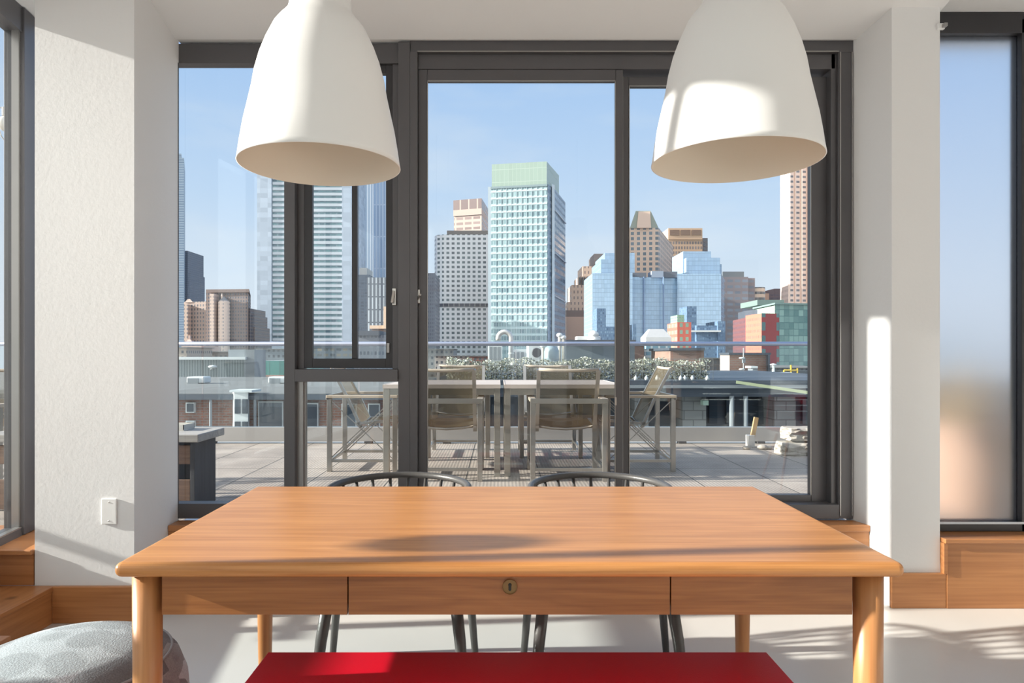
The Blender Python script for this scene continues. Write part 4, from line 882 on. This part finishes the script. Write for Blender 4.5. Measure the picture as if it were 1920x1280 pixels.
pp(o, 'block', facade('podium dark', s3(80, 92, 104), s3(40, 52, 64), mpx(12, 140), mpx(10, 140), .7, .5, win2=s3(180, 160, 120)), fbox(574, 660, 140, 14), 648, 140)
# left of centre
o = tower('dark_glass_tower', 'sliver of dark tower at the left edge of the sliding door glass', 805, 380)
pp(o, 'tower_body', facade('sliver', s3(92, 98, 112), s3(62, 70, 86), mpx(4, 380), mpx(7, 380), .5, .55), fbox(770, 815.5, 380, 30), 512, 380)
o = tower('white_grid_tower', 'white concrete tower with a dense grid of square windows left of the glass tower', 865, 450)
gw = facade('white grid', s3(252, 249, 244), s3(96, 106, 114), mpx(9.8, 450), mpx(8.8, 450), .54, .5, win2=s3(130, 150, 150), vary=.6, ox=.2)
pp(o, 'tower_body', gw, [P2(815, 457), P2(819, 451), P2(830, 449), P2(918, 449), P2(918, 490), P2(815, 490)], 440, 450)
pp(o, 'louvre_floor', facade('louvre floor', s3(150, 146, 146), s3(70, 72, 82), mpx(9.8, 450), 50, .8, 1.0), [P2(814, 456.5), P2(819, 450.3), P2(830, 448.2), P2(919, 448.2), P2(919, 480), P2(814, 480)], 569, 450, 575)
pp(o, 'roof_plant', plain('brown grey plant', s3(140, 132, 126), .8), fbox(838, 920, 455, 25), 432, 455, 442)
o = tower('brown_louvred_tower', 'tan tower with louvred top floors behind the white grid tower', 882, 560)
bt = facade('louvre tan', s3(196, 174, 162), s3(140, 122, 118), mpx(17, 560), mpx(9.5, 560), .8, .5, vary=.3)
pp(o, 'tower_body', bt, para((851, 560), (903, 552), (918, 600)), 382, 555)
pp(o, 'crown', facade('louvre crown', s3(190, 168, 156), s3(128, 112, 110), mpx(17, 560), mpx(48, 560), .85, .6, vary=.2, oz=.1), para((850, 559), (903, 551), (918, 601)), 372, 552, 402)
# main glass tower
o = tower('glass_office_tower', 'tall teal glass office tower with a pale green glass crown, centre of the skyline', 980, 352)
gt1 = facade('teal curtain wall', s3(166, 192, 196), s3(98, 130, 142), mpx(10, 352), mpx(12.9, 352), .9, .55, win2=s3(165, 196, 198), vary=.6, rough=.15, oz=.3)
gt2 = facade('side curtain wall', s3(128, 150, 168), s3(88, 112, 136), mpx(10, 380), mpx(12.9, 352), .8, .6, vary=.5, rough=.15)
fp = para((921, 356), (1026, 350), (1056, 393))
pp(o, 'tower_body', gt1, fp, 345, 350)
pp(o, 'side_wing', gt2, [P2(1027, 349.8), P2(1040, 360), P2(1060, 392), P2(1040, 395), P2(1020, 356)], 345, 350)
pp(o, 'glass_crown', facade('green crown', s3(158, 178, 168), s3(144, 166, 154), mpx(8, 352), mpx(24, 352), .93, .95, win2=s3(150, 174, 162), vary=.5), para((922, 356), (1025, 350.5), (1048, 378)), 302, 350, 346)
pp(o, 'parapet_band', plain('grey band', s3(120, 142, 148), .6), [(fp[0][0]-.3, fp[0][1]-.4), (fp[1][0], fp[1][1]-.5), (fp[1][0], fp[1][1]+2), (fp[0][0], fp[0][1]+2)], 345, 350, 349)
pp(o, 'corner_pier', plain('pale pier', s3(190, 205, 212), .5), fbox(915, 922, 356, 30), 350, 356)
pp(o, 'corner_pier', plain('pale pier', s3(190, 205, 212), .5), [P2(1035, 354), P2(1040, 356), P2(1040, 362), P2(1035, 358)], 343, 352)
a_, b_ = Vector(fp[0]), Vector(fp[1])
for i in range(1, 11):
    q = a_.lerp(b_, i/11); MB().box(q.x-.09, q.x+.09, q.y-.3, q.y, GZ, Z(349, 350)).build('mullion', plain('white mullion', s3(205, 222, 226), .5), o)
for i in range(22):
    z = Z(358+i*12.9, 352); m = MB(); m.prism([(a_.x, a_.y-.25), (b_.x, b_.y-.25), (b_.x, b_.y+.1), (a_.x, a_.y+.1)], z, z+.7); m.build('floor_band', plain('floor band', s3(185, 210, 212), .5), o)
m = MB()
c_, d_ = Vector(P2(1041, 359.5)), Vector(P2(1060, 391))
for z0, z1 in ((395, 422), (475, 500), (555, 570)):
    m.bar((c_.x, c_.y-.5, Z(z0, 360)), (d_.x+.3, d_.y-.5, Z(z0+3, 360)), .5, .5)
m.build('side_tie', plain('pale tie', s3(185, 195, 205), .5), o)
# art deco and blue glass complex
o = tower('art_deco_tower', 'stepped sunlit tan art deco building right of the teal glass tower', 1095, 420)
ad = facade('deco tan', s3(222, 190, 165), s3(130, 112, 108), mpx(7, 420), mpx(11, 420), .3, .5, vary=.2)
for a, b, y, yy in ((1072, 1120, 534, 420), (1064, 1118, 566, 416), (1085, 1122, 518, 426), (1092, 1130, 499, 440), (1114, 1136, 477, 446)):
    pp(o, 'setback', ad, fbox(a, b, yy, 26), y, yy)
pp(o, 'roof_band', plain('grey brown band', s3(140, 120, 112), .8), fbox(1060, 1114, 412, 26), 582, 414, 594)
pp(o, 'base', plain('plain pink wall', s3(212, 172, 148), .85, var=.06, scale=.1), fbox(1060, 1114, 410, 26), 594, 412)
pp(o, 'top_cap', plain('grey brown cap', s3(150, 138, 134), .8), fbox(1114, 1136, 444, 20), 476, 445, 496)
m = MB()
for i in range(6): m.box(X(1086+4.5*i, 425), X(1088+4.5*i, 425), 424, 426, Z(534, 425), Z(520, 425))
m.build('window_slots', winm, o)
def bluef(n, c, w2, cw, ch): return facade(n, c, w2, cw, ch, .93, .90, win2=tuple(min(.9, v*1.18) for v in w2), vary=.8, rough=.12, gloss=.9, groof=s3(120, 140, 165))
o = tower('blue_glass_complex', 'wide stepped sky-blue mirrored glass complex right of centre', 1230, 300)
bg1 = bluef('blue mirror', s3(128, 158, 186), s3(150, 184, 212), mpx(5.4, 300), mpx(8.2, 300)); bg2 = bluef('blue mirror upper', s3(122, 152, 182), s3(138, 172, 202), mpx(6, 300), mpx(9, 300))
pp(o, 'main_block', bg1, [P2(1184, 300), P2(1270, 303), P2(1270, 330), P2(1184, 330)], 519, 300)
pp(o, 'corner_block', bg1, para((1270, 300), (1352, 300), (1358, 320)), 513, 300)
pp(o, 'corner_fin', bg2, [P2(1352, 300), P2(1358, 318), P2(1356, 330), P2(1350, 320)], 517, 300)
pp(o, 'upper_block', bg2, fbox(1287, 1350, 310, 20), 483, 310); pp(o, 'upper_block', bg2, fbox(1281, 1333, 314, 20), 471, 314); pp(o, 'shoulder', bg2, fbox(1330, 1353, 312, 10), 495, 312)
pp(o, 'west_block', bg1, fbox(1111, 1186, 298, 30), 512, 298); pp(o, 'west_step', bg2, fbox(1127, 1190, 302, 30), 486, 302); pp(o, 'west_step', bg2, fbox(1134, 1190, 306, 30), 474, 306)
pp(o, 'roof_plant', plain('plant grey', s3(105, 112, 124), .7), fbox(1186, 1212, 300.5, 8), 511, 300.5, 520); pp(o, 'roof_plant', plain('plant grey', s3(105, 112, 124), .7), fbox(1244, 1270, 301, 8), 509, 301, 520)
pp(o, 'roof_plant', plain('plant pale', s3(150, 165, 185), .6), fbox(1222, 1244, 300.5, 8), 508, 300.5, 520)
for a in (1207, 1244): pp(o, 'facade_joint', plain('joint line', s3(112, 140, 180), .4), fbox(a, a+1.2, 299.4, 1.5), 519, 300)
# towers reflected / standing low in front of the complex
o = tower('slim_glass_building', 'slim dark blue building standing before the mirrored complex', 1297, 240)
db = facade('dark blue strips', s3(84, 116, 150), s3(58, 86, 122), mpx(4, 240), mpx(6, 240), .6, .6, win2=s3(130, 165, 195), vary=.8)
pp(o, 'block', db, fbox(1288, 1306, 240, 10), 574, 240); pp(o, 'low_wing', db, fbox(1306, 1358, 238, 14), 610, 238); pp(o, 'low_wing', db, fbox(1346, 1360, 237, 14), 602, 237)
pp(o, 'white_ledge', wht, fbox(1296, 1352, 236, 3), 619, 236, 622); pp(o, 'side_wing', db, fbox(1186, 1193, 240, 10), 608, 240)
o = tower('slim_glass_building', 'slim dark blue building left of the door meeting stile', 1128, 240); pp(o, 'block', db, fbox(1119, 1136, 240, 10), 578, 240); pp(o, 'low_wing', db, fbox(1136, 1156, 240, 10), 612, 240)
o = tower('red_brick_tower', 'narrow orange-red brick building with green windows below the mirrored complex', 1283, 150)
pp(o, 'block', facade('orange brick green windows', s3(196, 98, 78), s3(110, 160, 140), mpx(11, 150), mpx(13, 150), .5, .55, vary=.4), fbox(1270, 1296, 150, 9), 604, 150)
pp(o, 'green_top', facade('green top', s3(130, 170, 140), s3(90, 130, 130), mpx(5, 150), mpx(5, 150), .5, .5), fbox(1270, 1283, 150.2, 6), 590, 150, 604)
# right skyline
o = tower('tapered_crown_tower', 'tan tower with a tapered green-sided crown, left in the right-hand door pane', 1215, 480)
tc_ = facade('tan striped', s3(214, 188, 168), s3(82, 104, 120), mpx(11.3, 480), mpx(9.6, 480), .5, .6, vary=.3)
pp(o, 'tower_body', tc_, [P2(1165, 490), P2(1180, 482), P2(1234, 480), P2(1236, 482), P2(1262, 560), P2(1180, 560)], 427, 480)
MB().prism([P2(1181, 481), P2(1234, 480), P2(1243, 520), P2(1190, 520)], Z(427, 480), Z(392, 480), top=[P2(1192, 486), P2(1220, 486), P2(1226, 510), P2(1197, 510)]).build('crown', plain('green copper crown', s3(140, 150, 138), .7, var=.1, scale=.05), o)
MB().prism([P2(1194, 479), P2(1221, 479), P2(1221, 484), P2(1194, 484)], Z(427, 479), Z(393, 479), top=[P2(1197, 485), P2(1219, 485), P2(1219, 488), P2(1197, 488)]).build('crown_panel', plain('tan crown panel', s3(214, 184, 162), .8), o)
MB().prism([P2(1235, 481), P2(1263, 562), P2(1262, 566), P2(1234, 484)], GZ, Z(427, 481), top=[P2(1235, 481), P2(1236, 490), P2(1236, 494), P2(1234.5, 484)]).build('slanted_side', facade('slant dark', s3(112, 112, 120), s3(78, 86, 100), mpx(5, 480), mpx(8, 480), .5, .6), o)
o = tower('brown_office_tower', 'brown office tower with a three-bay louvred top', 1287, 600)
bo = facade('brown office', s3(190, 156, 126), s3(108, 98, 98), mpx(5.2, 590), mpx(9.2, 590), .62, .58, vary=.35)
pp(o, 'tower_body', bo, fbox(1254, 1317, 590, 40), 448, 590); pp(o, 'crown_frame', plain('tan frame', s3(200, 165, 132), .8), fbox(1253, 1317, 589, 42), 428, 590, 449)
for i in range(3): pp(o, 'louvre_bay', plain('louvre brown', s3(124, 98, 82), .8), fbox(1256+20.5*i, 1274+20.5*i, 588.4, 1), 431, 589, 441); 
pp(o, 'side_wing', facade('brown side', s3(110, 106, 112), s3(76, 86, 102), mpx(6, 540), mpx(9, 540), .6, .6), fbox(1316, 1327, 605, 26), 446, 605); pp(o, 'left_wing', bo, fbox(1244, 1256, 600, 26), 449, 600)
o = tower('grey_granite_tower', 'grey-brown stepped office block right of the mirrored complex', 1390, 340)
gg = facade('grey granite', s3(134, 128, 134), s3(106, 118, 134), mpx(14, 340), mpx(11, 340), .75, .45, vary=.4)
pp(o, 'tower_body', gg, fbox(1355, 1403, 340, 30), 519, 340); pp(o, 'east_wing', gg, fbox(1400, 1415.5, 342, 30), 521, 342); pp(o, 'roof_plant', plain('plant slate', s3(104, 116, 126), .7), fbox(1355, 1395, 345, 20), 509, 345, 520)
o = tower('round_corner_building', 'small round-fronted pale building between the grey block and the pink tower', 1428, 360)
m = MB(); m.lathe([(mpx(14, 360), 0), (mpx(14, 360), Z(537, 360)-GZ), (.01, Z(536, 360)-GZ)], c=(X(1428, 360), 366, GZ), n=28); m.build('drum', facade('drum', s3(205, 196, 184), s3(92, 104, 114), 60, mpx(11, 360), 1.0, .45), o)
o = tower('brown_low_block', 'dark mauve block with a sloping top against the pink tower', 1453, 398)
MB().prism(fbox(1440, 1466, 390, 20), GZ, Z(551, 390)).build('block', facade('mauve', s3(118, 98, 104), s3(88, 84, 98), mpx(6, 340), mpx(7, 340), .8, .4), o); MB().prism(fbox(1452, 1466, 392, 16), Z(551, 390), Z(541, 392)).build('upper_step', plain('mauve plain', s3(118, 98, 104), .8), o)
pp(o, 'tan_wing', plain('tan wing', s3(205, 165, 140), .8), fbox(1425, 1442, 386, 10), 550, 386)
o = tower('pink_residential_tower', 'very tall pink-tan tower with paired square windows at the right of the door', 1500, 330)
pk = facade('pink paired windows', s3(240, 214, 200), s3(110, 112, 120), mpx(12.6, 330), mpx(9.6, 330), .5, .42, vary=.45, ox=.1)
pkp = plain('pink edge', s3(238, 208, 190), .8, var=.04, scale=.1)
pp(o, 'tower_body', pk, [P2(1481, 327), P2(1560, 330), P2(1560, 360), P2(1481, 360)], 268, 330)
pp(o, 'chamfer_side', facade('chamfer', s3(236, 206, 190), s3(205, 172, 158), mpx(5, 330), mpx(9.6, 330), .4, .5, vary=.2), [P2(1463, 340), P2(1478, 328.5), P2(1482, 329), P2(1482, 350), P2(1463, 350)], 275, 330)
pp(o, 'corner_pier', pkp, [P2(1478, 326.5), P2(1482, 326), P2(1482, 330), P2(1478, 330)], 266, 330)
m = MB()
for i in range(5): m.box(X(1491.5+12.6*i, 326), X(1493+12.6*i, 326), 326.4, 329.5, GZ, Z(268, 330))
m.build('facade_fins', pkp, o)
o = tower('red_brick_block', 'orange-red brick block with small square windows before the green glass building', 1430, 130)
pp(o, 'lit_front', facade('red lit', s3(212, 106, 80), s3(150, 92, 84), mpx(5.6, 130), mpx(11.4, 130), .42, .45, vary=.5, ox=.2), [P2(1398, 138), P2(1428, 130), P2(1430, 131), P2(1402, 142)], 587, 130)  # sunlight on this face is put into a brighter brick colour
pp(o, 'east_front', facade('red shaded east', s3(150, 58, 62), s3(70, 110, 112), 3.7, mpx(25, 130), .34, .62, ox=.06, oz=.5, vary=.4), [P2(1428, 130), P2(1461, 131), P2(1461, 146), P2(1430, 146)], 587, 130)  # shade on this side is put into a darker red
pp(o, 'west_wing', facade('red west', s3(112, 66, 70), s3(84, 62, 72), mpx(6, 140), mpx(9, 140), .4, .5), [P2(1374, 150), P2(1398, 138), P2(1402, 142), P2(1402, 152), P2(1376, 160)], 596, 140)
pp(o, 'dark_roof', darkroof, [P2(1384, 152), P2(1396, 146), P2(1420, 141), P2(1420, 155), P2(1386, 162)], 584, 148, 600)
o = tower('green_glass_building', 'green glass building with a flat overhanging roof at the right of the door', 1480, 160)
gg2 = facade('green glass wall', s3(70, 120, 122), s3(66, 122, 122), mpx(10, 160), mpx(12, 160), .92, .9, win2=s3(140, 185, 175), vary=.85, rough=.12, gloss=.8)
pp(o, 'glass_wall', gg2, [P2(1454, 157), P2(1560, 160), P2(1560, 190), P2(1454, 190)], 570, 158)
pp(o, 'pale_side', facade('pale green side', s3(160, 190, 172), s3(130, 168, 156), mpx(6, 160), mpx(8, 160), .6, .7), [P2(1415, 172), P2(1453, 157.2), P2(1456, 158), P2(1456, 180), P2(1417, 185)], 573, 158)
pp(o, 'roof_slab', plain('pale green roof', s3(120, 150, 145), .6), [P2(1411, 172), P2(1453, 156), P2(1562, 159), P2(1562, 192), P2(1414, 190)], 568, 157, 571)
pp(o, 'roof_plant', plain('plant green grey', s3(110, 132, 128), .7), fbox(1420, 1470, 172, 12), 562, 172, 572)
# low blocks filling the streets between
low = [(300, 350, 652, 90, 'low cream terrace block at the far left under the railing', (176, 160, 145)), (382, 430, 660, 100, 'low brown warehouse below the turreted tower', (128, 112, 104)),
       (480, 538, 655, 110, 'grey stone warehouse at the foot of the banded tower', (120, 130, 138)), (738, 850, 655, 90, 'flat grey block hidden behind the door post', (140, 138, 136)),
       (815, 882, 668, 60, 'low pale roof block beneath the white grid tower', (170, 165, 158)), (880, 935, 668, 50, 'low red brick block behind the left end of the hedge', (165, 100, 84)),
       (1320, 1352, 672, 60, 'low dark block left of the brick penthouse', (88, 80, 80)), (1440, 1600, 690, 40, 'low slate-roofed block behind the yellow pipes', (110, 118, 126))]
for a, b, y, Y, lab, c in low:
    o = bld('low_block', lab, 'building', (a+b)/2, Y)
    pp(o, 'wall', facade('low%d' % a, s3(*c), s3(60, 66, 76), mpx(9, Y), mpx(11, Y), .45, .45), fbox(a, b, Y, 8), y, Y)
    pp(o, 'roof_edge', roofc, fbox(a-1, b+1, Y-.3, 8.6), y-1.5, Y, y)
